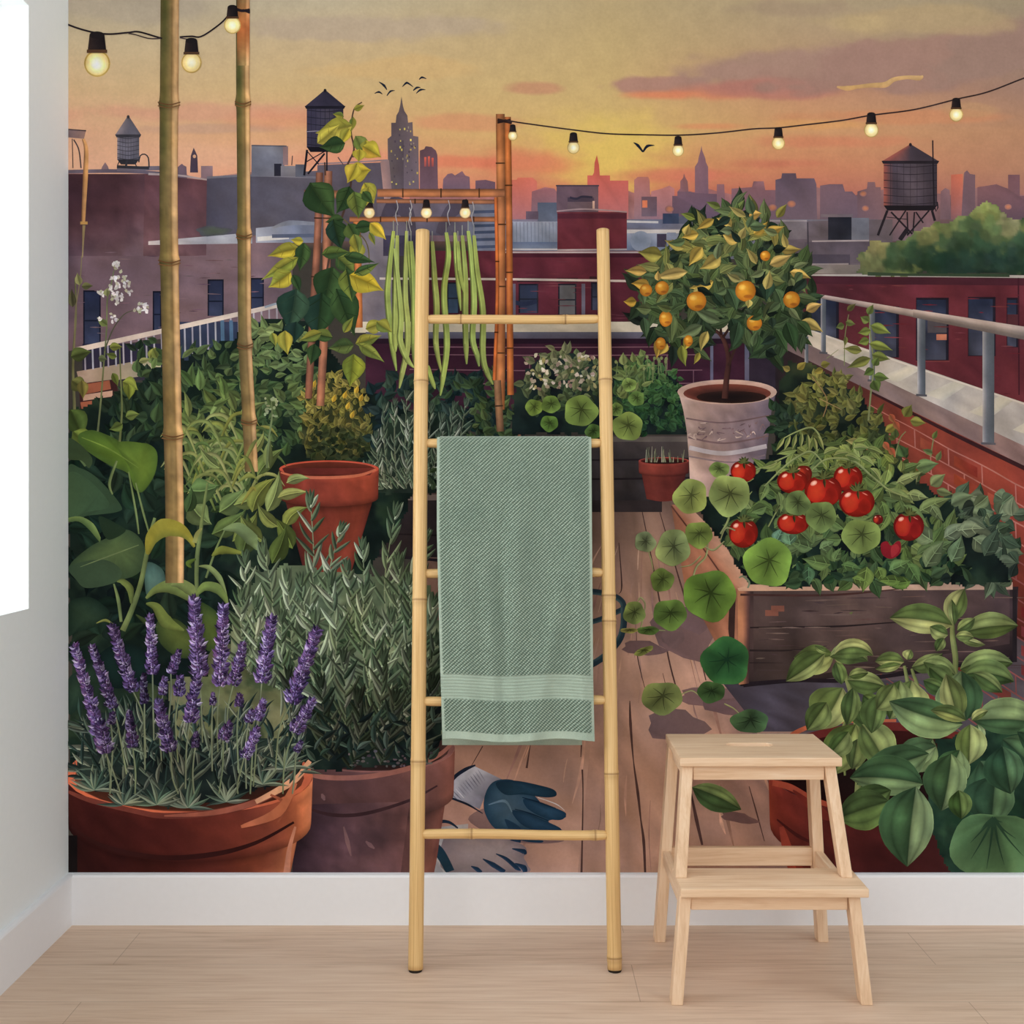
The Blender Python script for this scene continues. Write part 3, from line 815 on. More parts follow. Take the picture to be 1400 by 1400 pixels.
for x0, y0, x1, y1 in ((1106,408,1146,462), (1192,420,1228,488), (1253,408,1296,492), (1324,407,1360,486), (1377,408,1392,474), (1440,410,1480,500)):
    rect(rbd, x0 - 1, y0 - 1, x1 + 1, y1 + 1, (52,34,44)); rect(rbd, x0, y0, x1, y1, (44,50,72), (74,74,88), wash=.45, wsc=22); rect(rbd, x1 - 3, y0, x1, y1, (40,36,48)); rect(rbd, x0, y0, x1, y0 + 2, (40,32,42))
rect(rbd, 1268, 434, 1294, 455, (86,78,82)); rect(rbd, 1280, 457, 1294, 465, (196,120,92)); rect(rbd, 1377, 430, 1392, 450, (96,50,56)); stroke(rbd, P('1252,494 1298,494'), 2, (128,62,64))
stroke(rbd, P('1392,380 1393,540'), 2, (74,34,44))
for _ in range(50):
    x, y = random.uniform(1150, 1400), random.uniform(390, 540); stroke(rbd, [(x, y), (x + random.uniform(5, 26), y + .5)], [.4, 1.8, .4], jit((118,52,58), 12))
tw = water_tower(1244.5, 198, 221, 282, 73, (82,70,80), (170,92,78), label='printed big water tower on stilts at the right', legs=(('1213,288 1200,322', 3.4), ('1218,290 1247,320', 2.4), ('1238,288 1216,322', 2), ('1240,290 1241,320', 2), ('1250,290 1248,318', 2), ('1274,288 1278,302', 3.4), ('1270,288 1240,322', 2.2), ('1252,290 1262,305', 2), ('1275,192 1277,282 1282,284 1281,276', 1.8), ('1212,297 1240,300', 1), ('1230,328 1240,314', 6)))
tr = Motif('tree', 'printed rounded green tree on the far right')
pg = P('1168,376 1172,350 1188,338 1190,328 1215,328 1240,326 1252,312 1280,306 1300,300 1328,296 1332,280 1352,277 1372,285 1380,298 1400,300 1440,296 1500,290 1575,300 1575,380')
TD = [(1345,288,16,(140,146,84)), (1300,308,20,(118,128,78)), (1330,306,20,(84,104,70)), (1262,318,14,(134,134,84)), (1200,338,16,(146,138,88)), (1240,336,18,(92,106,64)), (1280,330,20,(74,94,64)), (1380,310,16,(132,128,86)), (1360,316,18,(98,114,70)), (1315,330,24,(62,84,60)), (1355,336,24,(58,82,60)), (1390,336,20,(64,88,64)), (1225,356,22,(66,84,56)), (1190,362,16,(112,112,72)), (1260,356,26,(48,70,52)), (1300,358,26,(42,66,52)), (1345,362,26,(40,62,50)), (1385,360,24,(44,66,52)), (1430,340,34,(62,86,62)), (1500,340,44,(52,76,58))]
wash(tr, pg, [(52,72,54), (92,106,62), (140,138,78)], 520, (4, 13), 1, 2.6, TD)
poly(tr, P('1186,372 1240,374 1380,374 1380,379 1186,377'), (60,74,52))
# ---- left railing, steps; coping and parapet behind the beds
wl = Motif('railing', 'printed pale railing on the left')
rect(wl, 113, 470, 230, 520, (50,46,70), (60,52,66)); rect(wl, 225, 440, 395, 500, (60,66,92), (52,62,80))
patch(wl, P('105,508 110,528'), P('220,488 220,510'), [(0, (176,146,128)), (1, (160,150,120))], nu=8, nv=3, wash=.25)
for x in np.arange(116, 392, 10.5): stroke(wl, [(x, 476 - (x - 105) * .21), (x + 1, 508 - (x - 105) * .14)], 2.2, jit((168,160,170), 10))
for x in (304, 316, 330): stroke(wl, [(x, 438), (x + 2, 520)], 5, (84,112,138))
patch(wl, P('104,475 106,482'), P('392,412 392,418'), [(0, (206,182,164)), (.5, (214,192,176)), (1, (206,190,178))], nu=14, nv=3, wash=.12)
stroke(wl, P('362,420 389,416 391,450'), 3, (150,160,172))
st = Motif('brick_steps', 'printed orange brick steps on the left')
poly(st, P('108,525 160,518 165,600 112,590'), (72,40,40))
for pts, c in (('112,526 150,520 152,532 112,540', (168,96,70)), ('114,540 154,534 154,542 114,548', (206,160,136)), ('110,550 156,544 156,552 112,560', (176,100,72)), ('118,562 158,554 158,562 122,570', (212,172,148)), ('128,576 156,570 156,578 130,584', (150,110,90))): poly(st, P(pts), c)
cp = Motif('parapet_wall', 'printed brick parapet with pale coping behind the beds')
rect(cp, 500, 452, 1090, 560, (62,30,46), (70,38,54), wash=.25)
rect(cp, 480, 440, 1010, 455, (212,198,172), (206,190,166), wash=.1); rect(cp, 500, 454, 1010, 463, (106,104,118), (92,84,98)); rect(cp, 500, 463, 1010, 470, (44,26,40))
for y in (474, 485, 506, 524): stroke(cp, [(560, y + random.uniform(-1, 1)), (760, y + 1), (960, y)], 1.3, (128,88,100), n=4)
for x, y in ((724,486), (874,486), (948,506), (836,506), (690,506), (660,486), (790,506), (912,486)): stroke(cp, [(x, y), (x, y + 19)], 1.3, (128,88,100))
for x, wv in ((971, 4), (1018, 8)): rect(cp, x, 470, x + wv, 540, (104,104,124), (96,88,108))
rect(cp, 1024, 470, 1090, 560, (48,36,50), (64,54,66), wash=.3)
# ---- deck
dk_ = Motif('wooden_deck', 'printed weathered plank deck')
patch(dk_, P('585,670 560,1193'), P('1575,670 1575,1193'), [(0, (150,112,98)), (.25, (172,134,114)), (.42, (150,116,102)), (.55, (92,80,84)), (1, (78,68,74))], nu=34, nv=24, wash=.16, wsc=40, vs=[(0, .62), (.12, .78), (.3, 1), (1, 1.04)])
patch(dk_, P('840,682 790,1193'), P('925,682 1090,1193'), [(0, (168,130,112)), (.5, (176,136,114)), (1, (150,116,104))], nu=14, nv=20, wash=.2, wsc=26, vs=[(0, .8), (.2, .95), (.45, 1.06), (1, 1)])
for k in range(60):
    u = random.random(); x0 = 842 + 70 * u; x1 = 600 + 500 * u; t0 = random.uniform(.1, .85); t1 = t0 + random.uniform(.04, .2)
    f = lambda t: (x0 + (x1 - x0) * t + random.uniform(-2, 2), 690 + 505 * t)
    stroke(dk_, [f(t0), f((t0+t1)/2), f(t1)], [.5, random.uniform(1, 5) * (.5 + t0), .5], jit(random.choice(((190,150,128), (184,142,120), (150,112,98), (160,124,112), (196,150,122))), 8))
for pts, wv in (('876,690 890,760 905,840 914,900 930,960', [1, 2.4, 2]), ('902,700 925,780 946,850 965,930', [1, 2.4, 1.5]), ('846,742 850,800 846,812', [1, 2, .6]), ('861,958 862,990 866,1040 872,1084 876,1120 880,1150 882,1193', [1, 4, 1.5, 4, 2, 4, 3]), ('796,1052 797,1090 795,1193', [2.5, 1.5, 3]), ('725,1018 720,1050', [1, 3]), ('795,1018 794,1035', [2, 1]), ('906,960 922,990 926,1002', [1, 2]), ('945,1085 952,1120 960,1155', [2, 5, 3]), ('1024,1075 1034,1110 1045,1150', [1, 2, 1]), ('906,920 918,965 935,1000', [.6, 1.4, .6]), ('870,860 872,900 884,950', [.6, 1.6, .6]), ('1060,960 1075,1003', [2.5, 3]), ('1112,925 1130,965', [2, 2]), ('1380,940 1400,965 1440,1010', 2), ('637,1060 660,1020', [.6, 1.4])): stroke(dk_, P(pts), wv, (84,58,54))
for pts in ('1028,960 1060,966 1090,1000 1086,1010 1040,1010',): poly(dk_, P(pts), (186,148,132) if '600' in pts else (160,128,112), True)
for x, y, rx, ry, ro in ((935, 865, 44, 34, .3), (920, 872, 16, 13, 0), (950, 845, 24, 20, 0), (925, 992, 42, 22, .1), (985, 955, 60, 14, .1), (1000, 965, 40, 12, 0), (880, 886, 30, 10, .1), (1010, 1118, 26, 7, .2)): poly(dk_, ring(x, y, rx, ry, 14, .2, ro), jit((118,90,88), 6))
patch(dk_, P('985,930 1040,1000'), P('1400,930 1440,1000'), [(0, (74,66,76)), (.5, (82,76,88)), (1, (84,76,82))], nu=18, nv=6, wash=.3)
ho = Motif('garden_hose', 'printed coil of dark teal garden hose')
for pts, wv in (('700,806 800,808 836,814 850,822 853,832', 8), ('700,862 800,852 840,838 852,832', 7), ('853,830 852,858 843,880 815,905 760,930', 9)): stroke(ho, P(pts), wv, (44,62,72), (70,96,100), n=8)
# ---- right railing, coping and brick wall
rw = Motif('parapet_wall', 'printed red brick parapet with wide pale coping on the right')
patch(rw, P('1060,470 1060,640'), P('1575,690 1575,1000'), [(0, (44,34,38)), (.1, (60,42,42)), (.26, (112,54,44)), (.36, (132,60,46)), (.62, (142,62,48)), (.8, (124,54,48)), (1, (110,50,48))], nu=26, nv=16, wash=.25, wsc=30, vs=[(0, 1.05), (.35, 1.1), (.6, .8), (1, .62)])
def wl_y(x, r): return 566 + (x - 1210) * .535 + r * (24 + (x - 1210) * .012)
for r in range(0, 16):
    pts = [(x, wl_y(x, r) + random.uniform(-1, 1)) for x in np.arange(1190, 1560, 28)]
    stroke(rw, pts, [1.0, 1.8, 2.2], (178,112,98) if r < 4 else (130,74,72), n=3)
    for x in np.arange(1204 + (r % 2) * 22, 1560, 46):
        if random.random() < .85: stroke(rw, [(x, wl_y(x, r)), (x + 1, wl_y(x, r + 1))], 1.6, (174,108,96) if r < 4 else (128,72,70), n=2)
    for x in np.arange(1206, 1540, 46):
        if random.random() < .5:
            y = wl_y(x + 8, r) + 5; patch(rw, [(x + 6, y), (x + 6, y + 14)], [(x + 38, y + 17), (x + 38, y + 31)], [(0, jit((158,68,46) if r < 5 else (112,46,44), 14)), (1, jit((150,58,44) if r < 5 else (104,44,42), 14))], nu=4, nv=3)
patch(rw, P('1075,456 1066,474'), P('1575,690 1575,722'), [(0, (112,92,92)), (.35, (142,118,112)), (.62, (150,118,112)), (1, (140,110,106))], nu=24, nv=4, wash=.25, wsc=24)
stroke(rw, P('1190,536 1300,592 1400,640 1575,724'), [3, 5, 6, 8], (66,36,38))
patch(rw, P('1100,448 1075,457'), P('1575,612 1575,692'), [(0, (196,178,156)), (.3, (182,170,158)), (.7, (172,162,156)), (1, (172,160,156))], nu=26, nv=6, wash=.16, wsc=26)
for x in (1165, 1230, 1290, 1350, 1410):
    y = 449 + (x - 1100) * .345; k = (x - 1100) / 100; patch(rw, [(x + 6 + 4 * k, y + 6), (x - 26, y + 13 + 6 * k)], [(x + 22 + 6 * k, y + 11), (x - 8 + 4 * k, y + 20 + 7 * k)], [(0, (186,175,160)), (.5, (194,182,160)), (1, (184,174,160))], nu=4, nv=4, wash=.1)
stroke(rw, P('1100,449 1250,502 1400,552 1575,612'), [2, 2.4, 3], (206,192,176))
rl_ = Motif('railing', 'printed grey metal railing with round handrail on the right')
def post(x0, x1, y0, y1):
    patch(rl_, [(x0, y0), (x0, y1)], [(x1, y0), (x1, y1)], [(0, (172,164,160)), (.2, (134,132,136)), (.45, (100,104,112)), (1, (84,88,94))], nu=6, nv=8)
    stroke(rl_, [(x0 - 2, y1), (x1 + 2, y1 + 1)], 3, (90,86,92))
post(1122, 1129, 404, 482); post(1100, 1105, 460, 500); post(1188, 1196, 420, 520); post(1254, 1265, 428, 540); post(1343, 1359, 446, 606); post(1490, 1510, 470, 690)
patch(rl_, P('1106,400 1106,405'), P('1250,424 1250,434'), [(0, (170,146,134)), (1, (174,152,140))], nu=12, nv=4, vs=[(0, 1.12), (.5, .98), (1, .66)])
patch(rl_, P('1248,423 1248,434'), P('1575,474 1575,500'), [(0, (174,152,140)), (1, (178,160,150))], nu=14, nv=5, vs=[(0, 1.12), (.42, 1.0), (.55, .74), (1, .62)])
# ---- back planters
pl = Motif('wooden_planter', 'printed dark wooden planter box behind the ladder')
rect(pl, 500, 676, 640, 762, (62,50,50), (52,42,44), wash=.25); rect(pl, 640, 676, 905, 700, (62,52,52)); patch(pl, P('500,676 500,684'), P('640,676 640,684'), [(0, (128,106,96)), (1, (132,112,102))], nu=6, nv=3); stroke(pl, P('505,729 600,732'), 2, (36,28,30)); stroke(pl, P('505,758 600,766'), 4, (44,36,44))
pl2 = Motif('wooden_planter', 'printed grey wooden planter box right of the towel')
rect(pl2, 700, 596, 945, 684, (78,68,66), (60,54,56), wash=.3, wsc=24); rect(pl2, 700, 597, 945, 604, (104,94,88)); 
for y in (627, 653): stroke(pl2, [(700, y), (820, y + 2), (945, y)], 2.5, (44,36,40), n=3)
patch(pl2, P('700,566 700,596'), P('720,560 718,600'), [(0, (176,122,86)), (1, (136,88,66))], nu=4, nv=4)
# ---- beds and bushes at the back, left of the ladder
G1 = [(22,34,30), (44,62,44), (74,94,56), (112,130,74)]
GD = [(18,28,26), (32,48,38), (48,68,48), (70,92,56)]
GY = [(44,50,30), (84,84,42), (126,118,56), (168,152,72)]
GS = [(46,60,52), (84,98,80), (128,138,114), (174,180,156)]
bl = Motif('leafy_bed', 'printed dense green bed on the left')
wash(bl, P('93,560 150,540 225,500 300,470 370,430 430,440 480,520 520,540 560,560 580,620 560,700 520,760 430,900 430,1060 93,1060'), [(18,30,28), (30,46,38), (48,66,46)], 420, (10, 26), 2)
bush(bl, P('340,450 372,440 410,450 432,520 420,600 372,640 340,600'), 190, (12, 26), (7, 14), [(32,48,38), (60,84,52), (98,118,70), (132,146,88)], (180, 360), light=lambda x, y: 1.1 - (y - 440) / 190)
bush(bl, P('240,480 330,470 345,560 330,640 250,620'), 130, (12, 26), (6, 13), G1, (170, 370), light=lambda x, y: .8 - (y - 470) / 260)
bush(bl, P('185,470 235,460 240,540 190,560'), 40, (12, 22), (7, 13), G1, (180, 360))
ob = Motif('shrub', 'printed olive shrub with yellow flowers')
wash(ob, P('410,590 415,545 450,515 490,530 508,560 512,610 480,636 420,630'), [(46,54,34), (78,78,42)], 60, (8, 14))
bush(ob, P('410,600 412,545 450,510 492,524 512,560 512,610 480,630 420,630'), 230, (8, 18), (4, 8), GY, (200, 340), light=lambda x, y: 1.1 - (y - 520) / 120)
bush(ob, P('425,590 500,585 500,630 425,632'), 60, (8, 14), (6, 10), [(24,34,24), (46,56,34), (74,84,46)], (0, 360))
for x, y in ((492,549),(480,572),(474,560),(502,565),(470,545),(428,530),(423,545),(486,538),(455,550)): leaf(ob, x, y, -70, 12, 6, (206,168,52), (180,142,44))
bk = Motif('leafy_bed', 'printed dark teal foliage behind the trellis')
bush(bk, P('505,525 560,512 690,520 705,600 690,640 510,620'), 240, (12, 24), (9, 16), [(22,34,38), (32,52,54), (48,70,60), (70,92,64)], (180, 360))
bush(bk, P('630,560 700,555 715,640 640,640'), 80, (10, 20), (6, 12), G1, (200, 340))
bush(bk, P('600,545 690,500 690,560'), 30, (12, 22), (6, 10), G1, (200, 340))
# rosemary-like sprigs behind the ladder rail
def sprig(m, pts, n, ln, cols, wd=3.2, stem=None, spread=34):
    q = spl(pts, 12); L = len(q)
    stroke(m, pts, [2.4, 1.8, 1], stem or cols[0])
    for i in range(2 * n):
        f = (i + random.uniform(.1, .9)) / (2 * n); k = min(L - 2, int(f * (L - 1)))
        d = q[k+1] - q[k]; a = math.degrees(math.atan2(d[1], d[0])); sg = 1 if i % 2 else -1
        c = jit(random.choice(cols), 8); l = ln * (1.1 - .5 * f) * random.uniform(.7, 1.2)
        leaf(m, q[k][0] + (q[k+1][0] - q[k][0]) * random.random(), q[k][1], a + sg * (spread + random.uniform(-14, 16)) * (1.25 - .5 * f), l, wd * random.uniform(.8, 1.25), tuple(min(255, v * 1.1) for v in c), dk(c, .7), bend=-sg * random.uniform(-8, 36), prof='needle')
    for k in (-14, 2, 16): leaf(m, q[-1][0], q[-1][1], math.degrees(math.atan2(q[-1][1] - q[-3][1], q[-1][0] - q[-3][0])) + k, ln * .5, wd * .9, cols[-1], dk(cols[-1], .75), prof='needle')
rs = Motif('rosemary_plant', 'printed grey-green rosemary in the dark planter box')
wash(rs, P('500,640 520,580 570,560 640,570 640,676 505,676'), [(30,42,36), (52,66,52)], 70, (8, 16))
for x, y in ((525,562),(515,600),(540,555),(556,545),(575,575),(590,560),(605,575),(620,560),(636,555),(600,600),(505,640),(560,580),(580,600),(622,590)):
    bx, by = 555 + (x - 560) * .55, 668
    sprig(rs, [(bx, by), ((bx + x) / 2 + (x - 560) * .12, (by + y) / 2), (x, y)], 9, 24, [(96,110,88), (122,134,110), (156,162,140), (84,100,80)], 3.0, (110,116,92))
bush(rs, P('580,640 640,630 640,676 580,676'), 26, (10, 20), (4, 8), G1, (200, 340))
# ---- right of the towel: flowers, nasturtiums, parsley
fb = Motif('flower_bed', 'printed bed of white flowers and round leaves beside the ladder')
wash(fb, P('700,540 720,500 760,480 815,490 880,490 935,520 940,596 700,596'), [(20,30,32), (36,50,48), (46,62,50)], 120, (8, 16))
bush(fb, P('718,500 760,478 818,492 818,560 730,570 716,540'), 140, (8, 20), (6, 11), [(34,52,44), (62,80,54), (108,116,76), (150,144,108)], (190, 350), light=lambda x, y: 1 - (y - 480) / 110)
for _ in range(70):
    x, y = random.uniform(718, 816), random.uniform(484, 532); a = random.uniform(0, 6)
    poly(fb, ring(x, y, random.uniform(2, 4.2), random.uniform(1.5, 3), 7, .35, a), jit(random.choice(((196,180,156), (172,150,132), (206,194,172), (148,118,104), (166,150,98))), 10))
bush(fb, P('838,520 880,492 930,512 940,590 850,592'), 300, (6, 14), (5, 10), [(24,46,34), (42,76,48), (66,104,60), (92,126,72)], (0, 360), light=lambda x, y: 1 - (y - 490) / 120)
bush(fb, P('842,505 880,485 880,540 845,560'), 50, (10, 20), (6, 12), [(60,84,54), (98,118,68), (136,146,88)], (190, 350))
for x, y, r, c in ((730,557,12,(112,134,58)), (753,553,13,(104,128,58)), (794,562,23,(118,138,64)), (751,579,12,(96,126,52)), (858,583,21,(122,138,66)), (860,526,10,(118,140,70)), (811,590,11,(84,112,50)), (842,560,10,(104,126,60)), (870,545,11,(92,118,58))): rleaf(fb, x, y, r, c, sq=.92)
for _ in range(16):
    x = random.uniform(820, 930); y = random.uniform(488, 505); stroke(fb, [(x, y + 20), (x + random.uniform(-3, 3), y)], 1.2, (110,124,80)); blob(fb, x, y, 2, 2.4, (132,140,90))
# ---- bamboo trellis with hanging beans and lights
def cane(m, pts, wv, c, nodes=3, hi=None):
    """a painted cane: lit edge, body, shaded edge, dark joints"""
    q = spl(pts, 10); t = np.gradient(q, axis=0); t /= np.linalg.norm(t, axis=1)[:, None]
    nn = np.stack([-t[:, 1], t[:, 0]], 1) * wv / 2
    patch(m, [tuple(v) for v in q - nn], [tuple(v) for v in q + nn], [(0, dk(c, .68)), (.35, c), (.7, hi or tuple(min(255, v * 1.18) for v in c)), (1, dk(c, .78))], nu=6, nv=len(q) * 2, wash=.16, wsc=16)
    for k in range(1, nodes + 1):
        i = int(len(q) * k / (nodes + 1)); stroke(m, [tuple(q[i] - nn[i] * 1.15), tuple(q[i] + nn[i] * 1.15)], 2, dk(c, .5), n=2)
tl = Motif('trellis', 'printed orange bamboo trellis frame')
OR = (178,112,68)
cane(tl, P('488,300 490,380 491,448'), 10, (196,116,62), 1)
cane(tl, P('478,300 690,300'), 7, (166,104,66), 3); cane(tl, P('515,275 690,276'), 6, (150,98,70), 2)
cane(tl, P('684,156 685,280 685,420 684,560'), 12, (184,114,66), 4); cane(tl, P('694,160 696,300 697,440 698,540'), 9, (190,108,54), 3)
cane(tl, P('678,270 680,400 676,520'), 5, (196,104,48), 2)
cane(tl, P('516,264 690,264'), 11, (178,112,70), 3); cane(tl, P('416,265 462,266'), 11, (178,118,82), 1)
cane(tl, P('437,236 434,330 428,430 422,545'), 10, (146,94,72), 3); cane(tl, P('449,234 447,330 445,420 438,555'), 11, (172,112,84), 3)
stroke(tl, P('680,164 700,168'), 4, (60,40,36)); stroke(tl, P('680,168 698,164'), 3, (50,34,32)); cane(tl, P('680,520 684,590'), 10, (150,108,76), 1)
stroke(tl, P('444,222 445,240'), 2, (90,64,50)); stroke(tl, P('452,262 430,262'), 1.5, (90,60,50))
for x, y in ((542,274),(561,274),(613,274),(646,276),(560,284)): stroke(tl, [(x, y), (x + 2, y + 10), (x - 1, y + 20), (x + 2, y + 34)], 1.1, (168,164,166))
def bulb(x, y, r, label=None, glow=(236,206,110), tilt=0, par=None):
    m = Motif('light_bulb', label, par)
    k = r / 7.0
    fan(m, ring(x, y, r, r * 1.02, 18), (255,244,204), glow, (x + r * .1, y - r * .05), False)
    fan(m, ring(x, y, r * .6, r * .64, 14), (255,252,232), (250,226,140), None, False)
    stroke(m, ring(x, y, r * .93, r * .96, 20, a0=0, a1=359), max(.8, k * .8), dk(glow, .84), n=2)
    patch(m, [(x - 4 * k, y - r - 8 * k), (x - 5 * k, y - r + 1 * k)], [(x + 4 * k, y - r - 8 * k), (x + 5 * k, y - r + 1 * k)], [(0, (60,46,44)), (.5, (44,36,38)), (1, (34,28,32))], nu=4, nv=4, wash=0)
    blob(m, x, y - r - 8 * k, 4 * k, 2 * k, (40,34,36)); stroke(m, [(x - 5.4 * k, y - r + .6 * k), (x + 5.4 * k, y - r + .6 * k)], 1.8 * k, (92,64,44), n=2)
    return m
for x, y in ((505,291),(583,291),(636,291)): bulb(x, y, 7.5, glow=(250,206,138))
PODS = ['538,316 531,380 530,412 536,470 542,507', '543,322 541,400 540,457 541,481', '556,316 554,400 557,440 557,475 550,510 546,531', '540,340 548,430 547,465 556,490 566,503', '558,330 562,380 567,434', '562,330 566,400 566,470 570,512', '591,330 594,380 597,420 596,470 604,511', '610,318 613,350 607,400 611,470 606,515 602,541', '622,318 624,360 630,425', '632,322 636,380 636,430 637,470 638,498', '640,316 645,360 648,412 646,462 652,485 655,501', '648,322 652,370 660,425 660,485 666,510 674,526', '585,500 589,516 595,532', '626,330 628,370 634,400']
for p in PODS:
    b = Motif('bean_pod', None); q = P(p); wv = 8.5 if len(q) > 3 else 6.5
    c = jit((150,160,82), 9)
    stroke(b, q, [wv * .55, wv * .9, wv, wv, wv * .85, wv * .2], tuple(min(255, v * 1.1) for v in c), dk(c, .62), n=7)
    stroke(b, [(x - 1.2, y) for x, y in q[:-1]], [1, 1.6, 1], tuple(min(255, v * 1.22) for v in c)); stroke(b, [(q[0][0], q[0][1] - 14), q[0]], 1.2, (150,150,140))
# climbing vine
vn_ = Motif('climbing_vine', 'printed yellow-green vine climbing the left trellis posts')
stroke(vn_, P('432,420 445,380 455,330 470,290 480,250 474,230 484,205 480,180 484,150 495,140'), [3, 3, 2.4, 1.6], (86,62,52)); stroke(vn_, P('480,215 500,212'), 1.6, (90,70,54)); stroke(vn_, P('462,215 474,232'), 1.4, (100,84,84)); stroke(vn_, P('470,300 500,330 505,360'), 1.6, (108,96,56))
Y1, Y2, Y3 = (178,160,48), (146,140,52), (110,122,54)
D1, D2, D3 = (46,70,40), (62,86,46), (40,66,54)
for x, y, a, l, wd, c, c2 in [
  (424,250,60,60,46,D2,D1),(455,365,100,60,46,D2,D1),(440,400,95,66,50,D1,D3),(460,395,70,70,40,D1,D2),(405,395,95,60,46,(62,88,66),D3),(405,440,100,30,28,D3,(40,62,56)),
  (484,150,-20,16,9,Y2,Y2),(483,160,100,22,10,Y2,Y3),(470,160,200,16,9,Y2,Y3),
  (482,172,165,52,30,(172,158,62),Y2),(434,196,-38,40,22,(186,172,66),(160,148,60)),(478,176,120,26,16,Y1,Y2),(472,196,165,36,24,D2,D1),(486,186,60,34,20,(120,128,62),Y3),(500,192,80,18,16,Y1,Y2),
  (496,200,30,30,26,Y1,(186,150,46)),(492,204,95,18,20,(166,150,46),Y1),(480,236,-10,28,28,(190,164,44),Y1),(488,224,110,30,24,Y1,(196,168,52)),(498,250,60,32,22,Y2,Y1),(504,256,100,26,22,(150,140,50),Y2),
  (478,255,110,42,30,D1,D2),(484,262,80,38,28,(92,112,52),Y3),(496,262,50,22,14,D2,D2),(470,300,170,26,16,D1,D2),(456,300,80,44,30,D1,D3),(476,306,60,30,24,D2,(86,104,50)),(486,312,-10,30,18,D1,D2),
  (506,305,40,32,18,(206,174,52),Y1),(492,330,110,32,22,Y2,Y1),(484,320,70,30,18,(120,130,60),Y2),(505,318,60,20,8,Y3,Y2),
  (410,340,170,46,22,Y1,Y2),(415,330,190,18,12,Y1,Y2),(416,332,95,40,22,D2,D1),(408,352,150,60,20,(128,136,52),Y2),(398,372,140,38,28,Y1,(150,150,54)),(400,376,60,26,14,D1,D2),
  (460,350,40,36,28,Y3,D2),(474,368,80,46,34,D2,(112,124,50)),(478,376,20,52,32,(196,168,40),Y1),(484,374,-20,38,14,D2,Y3),(470,350,10,44,16,D2,D1),(440,348,-10,40,18,(90,108,48),D2),
  (390,452,90,34,22,(178,160,54),Y2),(372,455,70,20,12,Y2,Y3),(500,450,-20,30,20,Y2,(152,146,60)),(515,440,40,26,20,Y2,Y3),(486,470,-15,38,18,Y2,Y3),(490,470,30,44,16,(130,136,58),Y3),(484,472,175,36,22,(92,106,54),(66,86,48)),(484,484,95,46,32,(128,134,44),(106,118,44)),(455,462,190,34,18,D2,Y3),(470,455,-60,26,12,Y3,Y2),(440,455,160,34,16,Y3,Y2),(430,470,100,30,20,D1,D2)]:
    leaf(vn_, x, y, a, l, wd, c, c2, bend=random.uniform(-16, 16), vein=dk(c, .78), fold=random.uniform(.42, .58), sidev=2 if l > 34 else 0)
# ---- citrus tree in a pale pot
lp = Motif('clay_pot', 'printed pale carved pot of the orange tree')
patch(lp, P('927,535 934,560 939,590 942,630 944,680'), P('1061,535 1054,565 1050,600 1046,630 1042,680'), [(0, (196,164,150)), (.22, (172,140,130)), (.5, (156,128,126)), (.75, (150,126,132)), (1, (112,98,112))], nu=16, nv=16, wash=.2, wsc=20, vs=[(0, 1.02), (.35, .92), (.42, .84), (.62, .9), (.68, 1.12), (.75, 1.06), (1, 1)])
stroke(lp, P('938,572 990,578 1052,568'), 2, (120,94,94)); stroke(lp, P('941,598 990,606 1050,596'), 2.4, (118,92,92)); stroke(lp, P('942,612 990,620 1048,610'), 6, (176,164,166)); stroke(lp, P('942,624 1000,632 1046,622'), 2, (136,116,120))
for k in range(34):
    x, y = random.uniform(944, 1046), random.uniform(578, 600); stroke(lp, [(x, y), (x + random.uniform(-5, 5), y + random.uniform(-5, 5)), (x + random.uniform(-9, 9), y + random.uniform(-3, 6))], [.6, 1.8, .5], random.choice(((116,90,92), (196,168,152), (132,104,104))))
fan(lp, ring(994, 536, 68, 17, 30), (190,140,120), (200,164,146), None, False); fan(lp, ring(994, 538, 60, 13, 28), (44,28,28), (128,66,52), (990, 545), False); blob(lp, 1000, 543, 48, 8.5, (28,20,22), (54,34,30))
ct_ = Motif('orange_tree', 'printed small orange tree with glossy leaves')
stroke(ct_, P('991,545 993,520 996,490 988,462 972,448 950,436'), [9, 8, 7, 6, 3, 1], (84,50,44), (48,28,28)); stroke(ct_, P('988,462 1004,440 1020,430'), [4, 3, 1], (62,38,34)); stroke(ct_, P('986,458 984,430 990,400'), [4, 2], (62,38,34)); stroke(ct_, P('996,500 1010,470 1040,455'), [4, 3, 1], (70,44,38))
CR = P('866,400 884,366 920,340 940,304 975,290 1010,284 1050,300 1070,330 1104,366 1110,410 1108,450 1080,476 1040,482 1016,470 1000,440 970,450 950,476 920,482 900,470 880,440')
bush(ct_, CR, 170, (24, 40), (13, 20), [(28,38,30), (44,58,42), (58,74,50)], (0, 360))
bush(ct_, CR, 330, (22, 36), (10, 17), [(40,54,38), (62,80,50), (96,108,64), (150,138,66)], (0, 360), vein=True, light=lambda x, y: .95 - (y - 290) / 190 + (.1 if x < 960 else 0))
